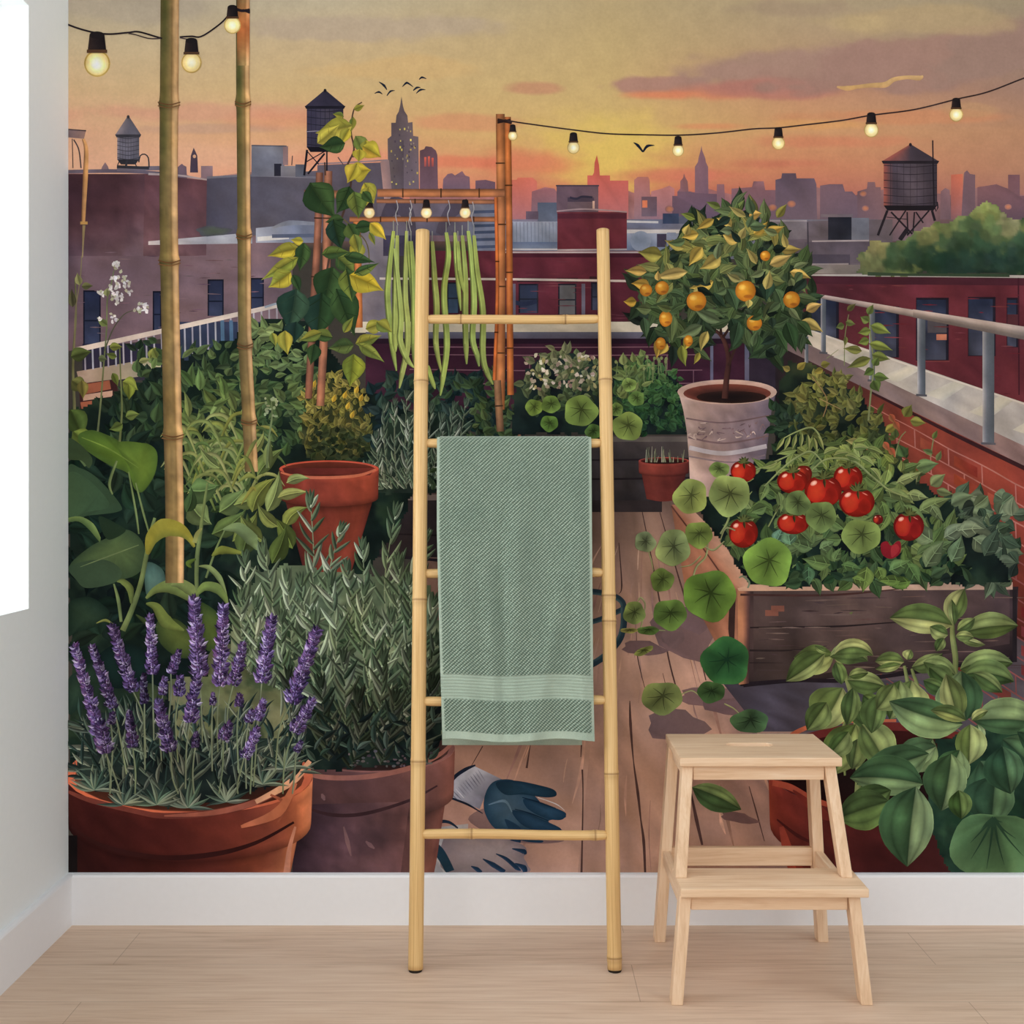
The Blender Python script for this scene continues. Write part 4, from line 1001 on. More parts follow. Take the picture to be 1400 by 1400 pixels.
for x, y, a, l, wd, c in [(888,392,200,26,16,(206,160,62)),(884,372,190,30,14,(196,158,80)),(870,412,170,18,14,(196,154,54)),(940,372,175,50,16,(192,164,92)),(905,350,190,34,22,(150,140,66)),(975,385,160,34,18,(210,176,78)),(955,320,170,24,14,(200,166,72)),(976,300,150,28,12,(196,160,66)),(1000,310,220,24,16,(206,172,82)),(1010,330,200,26,18,(208,170,78)),(1030,320,-30,26,14,(206,164,62)),(1024,296,-20,18,14,(216,170,80)),(985,284,200,22,10,(120,128,60)),(1000,300,-60,34,13,(110,122,60)),(1010,305,-100,30,10,(88,104,56)),(960,338,130,32,18,(196,164,72)),(985,350,140,34,20,(184,158,76)),(1046,318,-10,28,14,(190,154,68)),(1066,340,10,30,14,(176,150,72)),(1080,372,10,30,14,(196,164,84)),(1102,425,-30,24,14,(202,164,92)),(1096,438,20,34,15,(180,156,84)),(905,462,110,30,16,(206,164,66)),(942,458,100,24,13,(176,156,62)),(912,470,120,20,12,(190,160,70)),(932,472,90,30,14,(128,132,54)),(956,482,110,18,8,(170,154,62)),(880,434,80,30,14,(72,92,60)),(920,430,100,40,18,(92,106,66)),(890,424,-170,22,16,(104,114,70)),(1060,450,60,36,18,(60,84,50)),(1075,440,70,44,22,(50,74,44)),(1090,440,40,30,16,(64,86,50)),(1050,380,100,34,22,(52,76,56)),(960,445,150,40,16,(110,124,84)),(985,440,200,44,16,(104,118,80)),(1000,435,70,34,20,(44,64,46)),(1010,440,100,40,20,(56,78,54)),(1020,430,60,30,16,(92,112,70)),(975,400,60,28,14,(50,70,50)),(995,395,60,34,20,(70,92,62)),(1036,372,20,28,14,(120,130,76)),(1060,395,60,34,18,(86,108,70)),(950,300,210,22,10,(112,124,56)),(936,340,200,30,14,(168,152,74)),(1062,298,-60,24,12,(150,140,62)),(1052,362,-20,34,16,(190,160,90))]:
    leaf(ct_, x, y, a, l, wd, c, dk(c, .74), bend=random.uniform(-30, 30), vein=dk(c, 1.15 if sum(c) < 300 else .8))
for _ in range(46):
    x, y = random.choice(samples(CR, 1)); c = random.choice(((30,42,34), (44,60,48), (120,130,86), (92,110,72), (176,156,84)))
    leaf(ct_, x, y, random.uniform(0, 360), random.uniform(16, 30), random.uniform(9, 15), c, dk(c, .8), bend=random.uniform(-40, 40))
def orange(x, y, r, sq=1.0):
    m = Motif('orange', None, ct_)
    fan(m, ring(x, y, r, r * sq, 18, .02), (226,158,42), (176,104,26), (x - r * .2, y - r * .25), False)
    blob(m, x - r * .3, y - r * .35, r * .4, r * .3, (236,190,84), (222,156,48)); blob(m, x + r * .3, y + r * .55, r * .5, r * .2, (160,92,30), (186,112,28))
for a in ((952,412,13.5),(1019,398,14,1.02),(1031,442,10.5),(1082,410,11.5),(905,394,9.5),(883,397,8.5),(910,436,9,1.2),(1046,350,7),(903,470,7,1.25),(941,466,6,1.3)): orange(*a)
for x, y, a, l, wd, c in [(1012,384,200,22,11,(150,140,84)),(942,402,230,16,9,(66,84,54)),(1042,430,150,20,10,(70,92,54)),(900,384,-100,14,9,(196,160,84)),(1024,410,90,12,10,(196,180,100)),(918,424,190,22,10,(110,118,64))]: leaf(ct_, x, y, a, l, wd, c, dk(c, .76), bend=20)
# ---- small terracotta pot at the back
def pot(name, label, rim, by, bl_, br, cs, rimh, inner=True, squash=.2, soil=(40,26,26)):
    """rim=(x0,x1,y); body tapers to bl_,br at by; cs = colours across"""
    m = Motif(name, label); x0, x1, y = rim; cx, hw = (x0 + x1) / 2, (x1 - x0) / 2; ry = hw * squash
    lo = ring(cx, y + rimh, hw * .985, ry, 24, a0=180, a1=0); up = ring(cx, y, hw, ry, 24, a0=180, a1=0)
    bot = [(bl_ + (br - bl_) * i / 24, by + ry * .75 * math.sin(math.pi * i / 24)) for i in range(25)]
    n2 = ring(cx, y + rimh - 2, hw * .9, ry * .92, 24, a0=180, a1=0)
    def band(A, B, nv, vs): # A,B run left to right
        k = len(A); u = np.linspace(0, 1, k); t = np.linspace(0, 1, nv)
        A_, B_ = np.array(A), np.array(B); V = A_[None] * (1 - t)[:, None, None] + B_[None] * t[:, None, None]
        C = np.tile(ramp(u, cs)[None], (nv, 1, 1)) * ramp(t, [(p, (v,) * 3) for p, v in vs])[:, None]
        C = C * (1 + .3 * (fbm(V[..., 0], V[..., 1], 26, 6) - .5))[..., None]
        i = np.arange(nv - 1)[:, None] * k + np.arange(k - 1)[None]
        add(m, V.reshape(-1, 2), np.stack([i, i+1, i+k+1, i+k], -1).reshape(-1, 4).tolist(), np.clip(C.reshape(-1, 3), 0, 255))
    band(n2, bot, 9, [(0, .5), (.12, .86), (1, .95)])
    band(up, lo, 6, [(0, 1.15), (.2, 1.02), (.8, .95), (1, .72)])
    if inner:
        c0 = cs[len(cs) // 2][1]; hi = tuple(min(255, v * 1.3) for v in cs[len(cs) // 2][1])
        fan(m, ring(cx, y, hw, ry, 30), hi, hi, None, False)
        fan(m, ring(cx, y + ry * .06, hw * .93, ry * .88, 28), dk(c0, .5), dk(c0, .72), (cx, y + ry * .6), False)
        if soil: blob(m, cx, y + ry * .25, hw * .86, ry * .66, soil, dk(c0, .5))
    return m
sp_ = pot('terracotta_pot', 'printed small terracotta pot by the pale pot', (873, 942, 630), 682, 884, 930, [(0, (120,52,44)), (.3, (142,64,52)), (.6, (130,56,48)), (1, (88,40,40))], 16, squash=.14)
for _ in range(26):
    x = random.uniform(882, 934); stroke(sp_, [(x, 632), (x + random.uniform(-3, 3), random.uniform(610, 626))], [1.4, .5], jit(random.choice(((128,130,100), (96,104,80), (160,156,130))), 8))
# ---- red pot behind the rosemary
rp = pot('terracotta_pot', 'printed empty red terracotta pot behind the rosemary', (382, 518, 641), 790, 418, 478, [(0, (100,44,38)), (.2, (130,54,42)), (.5, (156,68,50)), (.8, (158,70,48)), (1, (116,50,40))], 40, squash=.17, soil=None)
patch(rp, P('386,640 390,648'), P('514,640 506,650'), [(0, (96,40,36)), (.5, (110,44,38)), (1, (132,56,44))], nu=10, nv=3)
stroke(rp, P('384,646 410,652 450,653 490,650 514,642'), [2, 4, 4, 3], (206,112,80))
# ---- left foreground foliage
lf = Motif('leafy_plant', 'printed big-leaved green plants on the left')
stroke(lf, P('103,380 104,430 100,500 102,560 100,620'), [2, 3, 4, 5], (120,116,76), (86,88,60)); stroke(lf, P('112,350 110,380 103,430 102,480'), 1.4, (130,116,84))
for x, y, a, l, wd, c in [(110,390,-110,18,10,(150,146,92)),(112,392,-10,16,10,(104,104,62)),(100,420,-100,26,12,(98,92,62)),(97,488,-20,30,20,(90,102,52)),(98,520,30,26,22,(108,108,56)),(112,520,80,26,16,(134,122,60)),(96,560,60,44,34,(78,96,44)),(100,590,40,40,30,(110,124,50))]: leaf(lf, x, y, a, l, wd, c, dk(c, .8), bend=15, vein=dk(c, .75))
bush(lf, P('150,560 225,510 235,600 160,620'), 60, (16, 30), (10, 20), GD, (180, 360))
bush(lf, P('93,620 240,600 320,640 330,760 250,860 93,900'), 130, (24, 50), (14, 30), [(16,28,26), (26,44,36), (40,60,42)], (0, 360))
# mid grassy plant between the poles
bush(lf, P('250,520 335,540 345,640 330,700 255,700'), 90, (24, 44), (9, 16), [(36,56,36), (64,86,48), (98,118,64), (134,146,82)], (200, 340), light=lambda x, y: 1 - abs(y - 590) / 140)
for _ in range(46):
    x, y = random.uniform(255, 340), random.uniform(600, 700); a = random.choice((-1, 1)); l = random.uniform(26, 52)
    c = jit(random.choice(((128,140,78), (110,126,66), (148,152,92), (90,110,60), (136,138,64))), 8)
    stroke(lf, [(x, y), (x + a * l * .35, y - l * .75), (x + a * l * .8, y - l * .82), (x + a * l * 1.1, y - l * .5)], [2, 5, 4.5, .6], c, dk(c, .7))
for x, y, a, l, wd, c in [(258,670,10,44,36,(92,118,70)),(262,690,60,40,34,(110,128,80)),(300,700,-30,50,30,(104,122,70)),(320,690,-10,60,24,(126,136,70)),(290,730,-20,60,26,(92,110,58)),(318,740,-30,56,24,(112,122,58)),(255,700,-60,36,18,(66,90,52)),(330,760,-70,60,30,(84,100,50)),(345,700,-80,60,26,(120,126,56)),(365,700,-60,60,22,(132,144,84)),(380,680,-20,44,16,(150,152,84)),(352,650,-60,54,20,(104,120,64)),(368,640,-100,44,14,(118,130,76)),(390,720,-70,44,20,(128,136,66)),(400,750,-110,50,24,(98,112,50)),(372,770,-60,56,26,(82,98,46)),(360,740,-150,50,24,(116,126,62)),(380,720,-150,44,18,(126,134,70)),(300,640,-150,40,14,(120,132,76)),(340,620,-30,40,12,(140,146,80)),(392,660,-30,34,14,(138,148,90))]:
    leaf(lf, x, y, a, l, wd, c, dk(c, .74), bend=random.choice((-1, 1)) * random.uniform(20, 70), vein=tuple(min(255, v * 1.2) for v in c))
stroke(lf, P('365,640 368,600 372,570 371,545'), [3, 2.5, 1.5], (112,126,84))
for _ in range(22): blob(lf, 371 + random.uniform(-9, 9), 556 + random.uniform(-14, 14), random.uniform(1.4, 3), random.uniform(1.2, 2.4), jit((150,160,120), 14))
# hand-placed big leaves
poly(lf, P('93,640 110,640 134,654 165,690 160,700 120,705 93,710'), (58,80,56), True); poly(lf, P('93,648 120,655 150,690 120,700 93,704'), (66,90,62), True)
fan(lf, P('108,594 126,588 150,596 176,608 200,606 215,619 212,648 196,672 184,668 176,648 150,636 124,620 110,608'), (94,120,38), (74,98,40), (170, 625)); fan(lf, P('160,606 200,607 214,620 211,648 195,671 186,660 178,640'), (104,126,44), (84,108,40))
stroke(lf, P('112,598 150,614 190,640'), [1, 2, .6], (118,140,56)); poly(lf, P('108,628 124,624 120,636 116,638'), (92,110,70))
poly(lf, P('93,600 108,606 126,626 122,640 112,630 93,626'), (60,76,48), True)
fan(lf, P('95,774 120,750 145,736 172,724 192,736 200,758 196,776 184,787 164,793 140,797 120,804 106,792'), (88,108,66), (60,80,54), (160, 750)); poly(lf, P('95,774 140,765 165,778 160,795 120,804 104,792'), (64,84,60), True); stroke(lf, P('190,745 150,760 110,775'), [1, 2, .6], (112,128,84))
poly(lf, P('136,706 160,716 172,726 150,738 140,726'), (40,58,40), True)
patch(lf, P('93,708 110,706 128,716 138,735'), P('93,714 108,713 122,724 137,742'), [(0, (112,132,72)), (1, (76,96,54))], nu=3, nv=12, sm=True)
fan(lf, P('93,826 120,816 140,826 150,840 132,856 105,864 93,868'), (48,68,50), (30,48,38)); fan(lf, P('93,930 110,920 120,950 100,975 93,970'), (52,76,60), (34,54,46)); fan(lf, P('180,940 210,935 230,960 200,980'), (84,96,58), (52,66,44))
fan(lf, P('200,770 222,778 226,800 212,808 200,812'), (96,128,118), (64,92,84)); fan(lf, P('215,850 240,846 262,864 280,890 250,900 220,880'), (92,104,48), (54,70,38)); fan(lf, P('262,820 300,840 310,880 285,890 262,860'), (88,104,46), (58,78,38)); fan(lf, P('130,905 160,880 200,890 210,930 150,940'), (28,52,48), (20,36,34)); fan(lf, P('285,895 330,880 360,900 350,960 300,970'), (128,124,92), (88,92,62))
# tall stems with arching leaves
for pts, wv in (('168,862 180,835 192,800 200,762 206,730 212,708', [8, 7, 6, 4]), ('166,850 162,820 156,798', [4, 5, 2]), ('270,820 269,790 270,760 274,730 278,700 284,660', [5, 6, 5, 3]), ('282,790 296,750 310,720', [3, 3, 1.5]), ('176,645 186,700 190,730', [2, 3, 2]), ('206,735 196,700 186,660', [2, 3, 2]), ('160,630 150,660 154,676', [3, 4, 2])): stroke(lf, P(pts), wv, (118,132,80), (82,98,60))
def blade(pts, wv, c): stroke(lf, P(pts), wv, c, dk(c, .72), n=8)
blade('180,825 178,805 168,795 160,795', [3, 10, 8, 1], (112,126,66)); blade('200,818 214,806 236,802 262,816 270,820', [3, 10, 20, 14, 2], (120,136,74)); blade('234,800 246,798 260,806 268,818', [2, 14, 16, 3], (128,142,82)); blade('268,814 280,802 296,804 306,814 312,828', [3, 12, 14, 10, 1], (124,142,72)); blade('272,774 286,776 300,790 310,812', [1, 7, 8, 1], (138,152,92)); blade('200,825 214,830 228,850 252,862', [2, 12, 18, 2], (112,126,62)); blade('186,840 200,850 216,858', [1, 8, 1], (70,86,46)); blade('132,852 145,848 158,856', [1, 4, 1], (136,142,72))
blade('305,724 326,722 345,738 352,752', [2, 16, 18, 2], (124,142,92)); blade('262,776 258,770 268,764', [1, 8, 2], (98,120,44)); blade('290,760 304,752 330,756', [2, 12, 4], (128,134,54))
# white-flowered stems
wf = Motif('flowering_stem', 'printed tall stem of small white flowers on the left')
stroke(wf, P('134,590 138,550 142,500 146,450 147,410 152,390 156,370'), [2.6, 2, 1.4], (112,118,78)); stroke(wf, P('164,604 167,560 165,510 164,475'), [3, 2, 1.4], (116,122,72)); stroke(wf, P('143,480 155,450 170,430 185,424'), [2, 1.4, 1], (92,92,68))
for x, y, a, l, wd, c in [(150,475,-10,18,12,(128,132,58)),(147,445,-150,18,10,(110,122,70)),(160,488,-170,16,9,(106,118,54)),(168,522,20,24,22,(132,138,56)),(176,525,80,22,16,(122,130,48)),(154,510,60,20,10,(110,120,50)),(168,580,150,20,14,(104,120,54)),(172,570,-20,20,14,(118,132,64)),(205,490,-70,18,11,(140,142,66)),(215,490,-120,16,10,(120,128,60)),(135,490,0,12,10,(110,120,80)),(146,405,-90,12,9,(140,140,88)),(188,420,60,12,7,(118,116,68)),(158,370,-80,10,6,(148,142,92)),(190,495,-20,18,8,(150,150,90))]: leaf(wf, x, y, a, l, wd, c, dk(c, .82), bend=20)
for cx, cy, n, sx, sy in ((161,365,12,6,7),(165,385,26,13,7),(160,398,18,10,9),(160,411,12,8,6),(192,420,18,10,6),(157,435,7,6,6),(138,403,5,4,5),(138,437,4,3,4),(176,400,4,6,3)):
    for _ in range(n): poly(wf, ring(cx + random.uniform(-sx, sx), cy + random.uniform(-sy, sy), random.uniform(1.8, 3.4), random.uniform(1.4, 2.6), 7, .3, random.uniform(0, 3)), jit(random.choice(((222,212,208), (206,196,196), (190,180,170), (176,168,140))), 8))
# ---- painted bamboo poles
def pole(label, xs, nodes, wv, cols):
    m = Motif('bamboo_pole', label)
    q = spl(xs, 10); ys = q[:, 1]; n = 140
    yy = np.linspace(ys[0], ys[-1], n); cx = np.interp(yy, ys, q[:, 0]); ww = np.full(n, wv / 2.0)
    for ny in nodes: ww += 3.0 * np.exp(-((yy - ny) / 4.0) ** 2)
    def fn(x, y, C):
        k = 1 - .28 * (fbm(x * 3.0, y * .25, 18, 2) - .35)
        for ny in nodes: k = k * (1 - .35 * np.exp(-((y - ny - 4) / 3.0) ** 2)) * (1 + .1 * np.exp(-((y - ny + 8) / 6.0) ** 2))
        g = np.clip(1.2 - (y / 520.0), 0, 1) * np.clip(1 - np.abs(x - cx0(y) + wv * .28) / (wv * .4), 0, 1) * (.4 + fbm(x, y, 90, 7))
        C = C * k[..., None]; g = g[..., None] * .85
        return C * (1 - g) + np.array((84,88,44.0)) * g
    cx0 = lambda y: np.interp(y, yy, cx)
    patch(m, list(zip(cx - ww, yy)), list(zip(cx + ww, yy)), cols, nu=12, nv=170, wash=.08, wsc=14, fn=fn)
    for ny in nodes:
        c = cx0(ny); stroke(m, [(c - wv * .62, ny - 1), (c, ny + 2.5), (c + wv * .62, ny - 1)], 1.6, (112,74,42)); stroke(m, [(c - wv * .62, ny + 4), (c, ny + 6.5), (c + wv * .62, ny + 3)], 1.4, (128,86,50))
    return m
PC = [(0, (104,84,52)), (.22, (140,112,66)), (.5, (164,134,84)), (.66, (150,118,72)), (.74, (216,170,112)), (.88, (226,182,128)), (1, (186,136,86))]
p1_ = pole('printed thick bamboo pole at the left', [(233, MY0), (232, 60), (231, 200), (231, 300), (233, 420), (236, 560), (239, 700), (239, 797)], (141, 357, 595), 25, PC)
p2_ = pole('printed thinner bamboo pole', [(333, MY0), (332, 60), (333, 200), (334, 330), (335, 460), (340, 560), (344, 645)], (140, 321, 471, 575), 18, PC)
def glow_fn(x, y, C):
    g = np.clip(1 - np.abs(y - 40) / 48, 0, 1)[..., None]
    return C * (1 - g * .8) + np.array((212,112,58.0)) * g * .8
patch(p2_, [(324.5, 0), (324.5, 90)], [(341.5, 0), (341.5, 90)], PC, nu=10, nv=40, wash=.1, fn=glow_fn)
blade2 = Motif('arching_leaf', 'printed yellow arching leaf in front of the thick pole')
stroke(blade2, P('202,758 208,736 224,722 244,724 258,734 266,748'), [4, 18, 26, 20, 10, 3], (146,138,50), (116,116,48), n=8); stroke(blade2, P('266,742 270,730 276,722'), [6, 6, 2], (140,140,80))
blade3 = Motif('grass_blades', 'printed grass blades at the foot of the thinner pole')
for pts, wv, c in (('330,640 345,610 352,600', [2,6,1], (128,134,70)), ('352,660 340,630 330,622', [2,6,1], (110,120,60)), ('325,660 340,650 352,655', [1,7,1], (136,140,66)), ('330,690 345,668 350,672', [1,6,1], (150,140,60))): stroke(blade3, P(pts), wv, c, dk(c, .75))
# ---- climbers along the brick parapet on the right
wv_ = Motif('climbing_plant', 'printed trailing green climber along the brick parapet')
wash(wv_, P('1066,520 1080,490 1120,500 1180,540 1206,572 1222,612 1262,660 1310,700 1370,740 1385,790 1180,800 1050,700 1056,600'), [(24,32,30), (44,56,40), (74,80,48)], 160, (8, 18))
bush(wv_, P('1080,540 1110,510 1160,520 1200,560 1210,600 1160,625 1090,610'), 200, (10, 20), (6, 11), [(46,56,36), (78,86,46), (112,112,56), (140,134,68)], (150, 360), light=lambda x, y: 1 - (y - 510) / 120)
bush(wv_, P('1056,560 1090,560 1100,620 1060,620'), 30, (12, 22), (8, 14), GD, (180, 360))
bush(wv_, P('1150,590 1230,600 1260,660 1180,660'), 70, (10, 22), (6, 13), [(36,50,34), (70,84,46), (110,112,54)], (150, 360))
bush(wv_, P('1290,680 1385,670 1390,760 1300,790'), 60, (18, 34), (14, 24), [(38,52,44), (66,84,62), (94,108,82), (120,130,98)], (0, 360), vein=True)
for pts, wv in (('1187,575 1190,540 1194,500 1190,460 1188,430', [2.6, 2, 1.4]), ('1154,500 1155,460 1160,430', [1.2, 1]), ('1223,625 1230,600 1238,590', [2, 1.2]), ('1272,625 1276,600 1280,592', [2, 1]), ('1248,680 1254,650 1262,640', [2.2, 1.4]), ('1130,490 1146,478', [1, .6])): stroke(wv_, P(pts), wv, (126,130,86))
for x, y, a, l, wd, c in [(1188,440,-150,14,12,(110,122,62)),(1186,430,-60,16,10,(108,120,60)),(1190,445,20,30,15,(126,138,66)),(1190,452,170,18,12,(118,130,62)),(1188,470,10,34,13,(122,132,62)),(1188,465,165,16,12,(110,124,58)),(1192,485,15,26,14,(116,126,60)),(1190,490,160,36,14,(120,122,60)),(1178,480,-170,26,12,(126,126,64)),(1194,500,-60,14,12,(96,112,56)),(1194,505,150,16,12,(90,108,52)),(1194,514,10,22,13,(96,114,56)),(1194,520,70,18,16,(86,104,52)),(1154,445,170,12,10,(110,122,64)),(1156,440,20,14,9,(106,116,62)),(1158,425,-40,16,8,(110,104,54)),(1156,460,90,14,6,(116,118,64)),(1122,500,-20,14,10,(130,122,56)),(1125,505,160,14,9,(146,130,56)),(1090,505,-40,16,10,(150,134,60)),(1080,506,-160,12,9,(140,124,62)),(1140,512,10,14,10,(118,112,60)),(1236,570,-60,20,16,(120,118,54)),(1244,575,10,22,14,(126,124,58)),(1275,600,-60,14,7,(106,118,60)),(1236,625,-110,20,16,(74,100,58)),(1252,640,-15,32,20,(106,126,78)),(1275,620,200,16,8,(110,124,74)),(1280,630,-60,16,8,(112,120,74)),(1272,664,-40,26,18,(130,136,84)),(1280,670,20,24,12,(112,120,74)),(1300,690,-30,34,24,(104,120,88)),(1320,700,10,32,20,(110,124,92)),(1210,590,-30,22,12,(140,132,60)),(1175,605,190,20,10,(150,142,84)),(1168,560,-120,20,12,(116,112,60))]: leaf(wv_, x, y, a, l, wd, c, dk(c, .84), bend=random.uniform(-20, 20), vein=dk(c, .8))
for x, y in ((1216,566),(1222,576),(1208,604),(1184,606),(1216,612)): leaf(wv_, x, y, 60, 16, 9, (166,84,58), (150,96,62))
stroke(wv_, P('1110,515 1130,545 1125,570'), 1.4, (140,112,74)); stroke(wv_, P('1120,545 1150,560'), 1.2, (150,126,84))
# ---- raised bed with tomatoes
rbx = Motif('wooden_planter', 'printed raised wooden planter box of tomatoes at the right')
patch(rbx, P('918,694 936,800 990,900'), P('940,690 1012,800 1014,935'), [(0, (150,96,70)), (.6, (178,116,86)), (1, (158,104,80))], nu=8, nv=14, wash=.2)
patch(rbx, P('1010,806 1012,938'), P('1392,802 1388,905'), [(0, (74,56,54)), (.2, (92,72,68)), (.55, (88,70,68)), (.8, (84,64,66)), (1, (60,48,52))], nu=26, nv=12, wash=.28, wsc=34, vs=[(0, .95), (.3, 1.1), (.8, .9), (1, .62)])
patch(rbx, P('1030,800 1030,936'), P('1380,800 1380,880'), [(0, (84,66,62)), (.3, (96,76,70)), (1, (84,66,68))], nu=20, nv=10, wash=.3, wsc=30, vs=[(0, 1), (1, .8)])
stroke(rbx, P('1020,858 1080,857 1150,856 1240,850 1385,846'), [2.2, 1.6, 2.6, 1.2, 1], (44,34,36)); stroke(rbx, P('1020,889 1080,889 1130,883'), [3, 2, .8], (48,38,38)); stroke(rbx, P('1020,906 1070,906'), [1.4, .6], (48,38,38)); stroke(rbx, P('1016,936 1090,930 1180,928 1388,898'), [7, 5, 6, 4], (38,30,36))
for _ in range(70):
    x, y = random.uniform(1030, 1360), random.uniform(815, 920); stroke(rbx, [(x, y), (x + random.uniform(10, 60), y + random.uniform(-2, 1))], [.4, random.uniform(1, 3), .4], jit(random.choice(((104,82,76), (72,56,56), (112,90,82))), 6))
for x, y in ((1060,832),(1052,838)): rect(rbx, x - 6, y - 4, x + 12, y + 4, (130,80,64))
patch(rbx, P('1008,806 1010,936'), P('1026,808 1024,934'), [(0, (188,126,88)), (.5, (170,112,82)), (.7, (110,72,62)), (1, (70,52,52))], nu=6, nv=12, wash=.2); stroke(rbx, P('1002,810 1000,860 1002,880'), [8, 9, 4], (64,44,40))
patch(rbx, P('1000,790 1010,808'), P('1384,796 1384,806'), [(0, (206,158,128)), (.5, (184,150,126)), (1, (176,144,128))], nu=20, nv=3, wash=.15); stroke(rbx, P('1012,813 1100,814 1160,812 1240,804'), [3, 3, 3, 1], (78,50,46))
patch(rbx, P('918,690 960,745 1002,806'), P('940,690 985,735 1024,800'), [(0, (170,108,80)), (.5, (192,138,110)), (1, (206,156,128))], nu=5, nv=12, wash=.15); stroke(rbx, P('918,692 960,748 1003,810'), 2, (104,64,52)); rect(rbx, 1384, 806, 1390, 905, (40,34,38))
tb = Motif('tomato_plant', 'printed tomato plants filling the raised bed')
bush(wv_, P('1300,700 1340,690 1385,745 1388,792 1300,795'), 70, (18, 34), (13, 22), [(34,44,40), (52,66,54), (72,86,68), (96,106,84)], (0, 360), vein=True)
wash(tb, P('946,690 1000,650 1050,620 1150,610 1230,640 1290,680 1340,730 1378,775 1382,800 1024,802 985,742'), [(18,26,28), (28,44,38), (44,62,44)], 200, (8, 18))
bush(tb, P('990,740 1020,690 1090,640 1180,640 1260,680 1300,720 1310,792 1040,796'), 240, (18, 34), (12, 20), [(34,50,38), (62,82,50), (92,110,62), (120,132,78)], (0, 360), vein=True, light=lambda x, y: .9 - (y - 640) / 260)
bush(tb, P('1040,770 1300,770 1340,797 1040,799'), 60, (14, 28), (10, 18), [(20,32,30), (40,62,44), (74,98,60)], (160, 380))
bush(tb, P('1030,640 1060,615 1180,600 1240,640 1200,660 1060,660'), 90, (16, 30), (8, 14), [(70,88,48), (104,118,60), (136,144,78)], (0, 360), vein=True)
for x, y, a, l, wd, c in [(1110,750,200,34,20,(94,114,70)),(1120,750,-20,24,16,(100,120,76)),(1135,772,190,40,22,(92,114,64)),(1140,768,-70,22,14,(100,122,72)),(1150,772,10,30,14,(84,110,62)),(1185,775,100,36,24,(104,122,58)),(1200,775,70,24,18,(96,116,56)),(1215,780,-20,34,22,(92,118,70)),(1240,770,60,34,22,(84,112,64)),(1245,795,170,34,18,(88,112,50)),(1270,760,-40,40,22,(90,110,70)),(1265,775,-60,44,26,(104,120,84)),(1300,768,-60,40,24,(96,116,84)),(1230,795,190,30,16,(96,118,54)),(1060,742,-60,24,20,(92,124,100)),(1080,745,-100,26,22,(96,128,96)),(1105,775,90,26,18,(76,108,76)),(1165,790,20,20,12,(98,118,56)),(1255,700,-30,50,20,(110,124,74)),(1235,690,40,50,18,(98,116,68)),(1210,670,20,44,16,(112,128,78)),(1205,685,70,36,14,(96,118,64)),(1225,660,-20,40,14,(132,142,90)),(1240,675,10,30,16,(126,138,88)),(1215,700,110,34,14,(104,124,66)),(1272,690,60,30,14,(104,118,78)),(1030,655,200,30,16,(128,140,84)),(1040,640,160,26,12,(116,130,76)),(1050,660,120,30,14,(104,122,70)),(1290,735,-30,40,22,(112,124,96)),(1310,725,-10,36,24,(116,128,100)),(1275,740,-150,40,26,(102,118,86)),(1330,735,40,34,26,(104,118,92)),(1345,760,-60,44,24,(66,82,66))]: leaf(tb, x, y, a, l, wd, c, dk(c, .78), bend=random.uniform(-25, 25), vein=dk(c, 1.2), sidev=2)
for pts, wv in (('1045,665 1070,640 1090,625 1110,618 1130,640', [2, 3, 3, 1.5]), ('1108,645 1130,628 1165,630 1190,650 1215,670 1240,680', [2, 3.4, 3, 2]), ('1060,700 1066,690 1050,720', [2, 2]), ('1070,600 1090,590 1110,585 1122,600 1124,612', [1.4, 2.4, 2.4, 1]), ('1000,660 1040,640 1080,622', [1.4, 2.4, 2]), ('1012,700 1022,680 1028,672', [2, 2, 1]), ('985,730 995,712 1000,690', [3, 3, 2])): stroke(tb, P(pts), wv, (142,150,96), (84,104,56), n=8)
for k, (x, y) in enumerate(((1072,606),(1080,604),(1088,602),(1096,600),(1104,602),(1112,606),(1118,604))): leaf(tb, x, y - 8, 95 + (k - 3) * -9, 22, 6, (150,152,90), (96,110,58), prof='lance')
for x, y, a in ((1126,620,-30),(1140,622,-20),(1156,622,10),(1166,612,-10),(1176,625,20),(1090,640,100),(1062,632,150),(1190,640,40)): leaf(tb, x, y, a, 24, 11, (126,136,76), (96,112,60), bend=30, vein=(152,156,100))
def tomato(x, y, rx, ry, c=(186,38,26), par=tb, star=True, glow=(214,74,36)):
    m = Motif('tomato', None, par)
    pts = [(x + rx * (1 - .06 * max(0, math.sin(-t)) ** 4) * math.cos(t), y + ry * math.sin(t) * (1 - .12 * max(0, math.sin(-t)) ** 6)) for t in np.linspace(0, 2 * math.pi, 26)[:-1]]
    fan(m, pts, c, dk(c, .62), (x - rx * .15, y - ry * .1), False)
    blob(m, x - rx * .36, y + ry * .05, rx * .5, ry * .66, mixc(c, glow, .75), c, .05, .2); blob(m, x + rx * .45, y + ry * .3, rx * .36, ry * .5, dk(c, .74), dk(c, .84), .05)
    blob(m, x - rx * .5, y - ry * .45, rx * .2, ry * .14, (240,196,176), (222,112,84), 0, -.5); stroke(m, [(x + rx * .3, y - ry * .6), (x + rx * .6, y - ry * .42)], [.5, 1.8, .4], (216,120,100), n=3)
    if star:
        for k in range(6):
            a = -170 + k * 32 + random.uniform(-8, 8); leaf(m, x + rx * .05, y - ry * .72, a if k < 6 else 90, rx * .55, 4.5, (92,96,48), (58,66,36), bend=random.uniform(-20, 40), prof='lance')
        leaf(m, x + rx * .05, y - ry * .75, 85, rx * .55, 4, (84,70,34), (60,50,30), prof='lance'); stroke(m, [(x + rx * .05, y - ry * .7), (x + rx * .12, y - ry * 1.15)], 2.4, (96,104,56))
tomato(1098,648,12,13,(158,42,30), star=False)
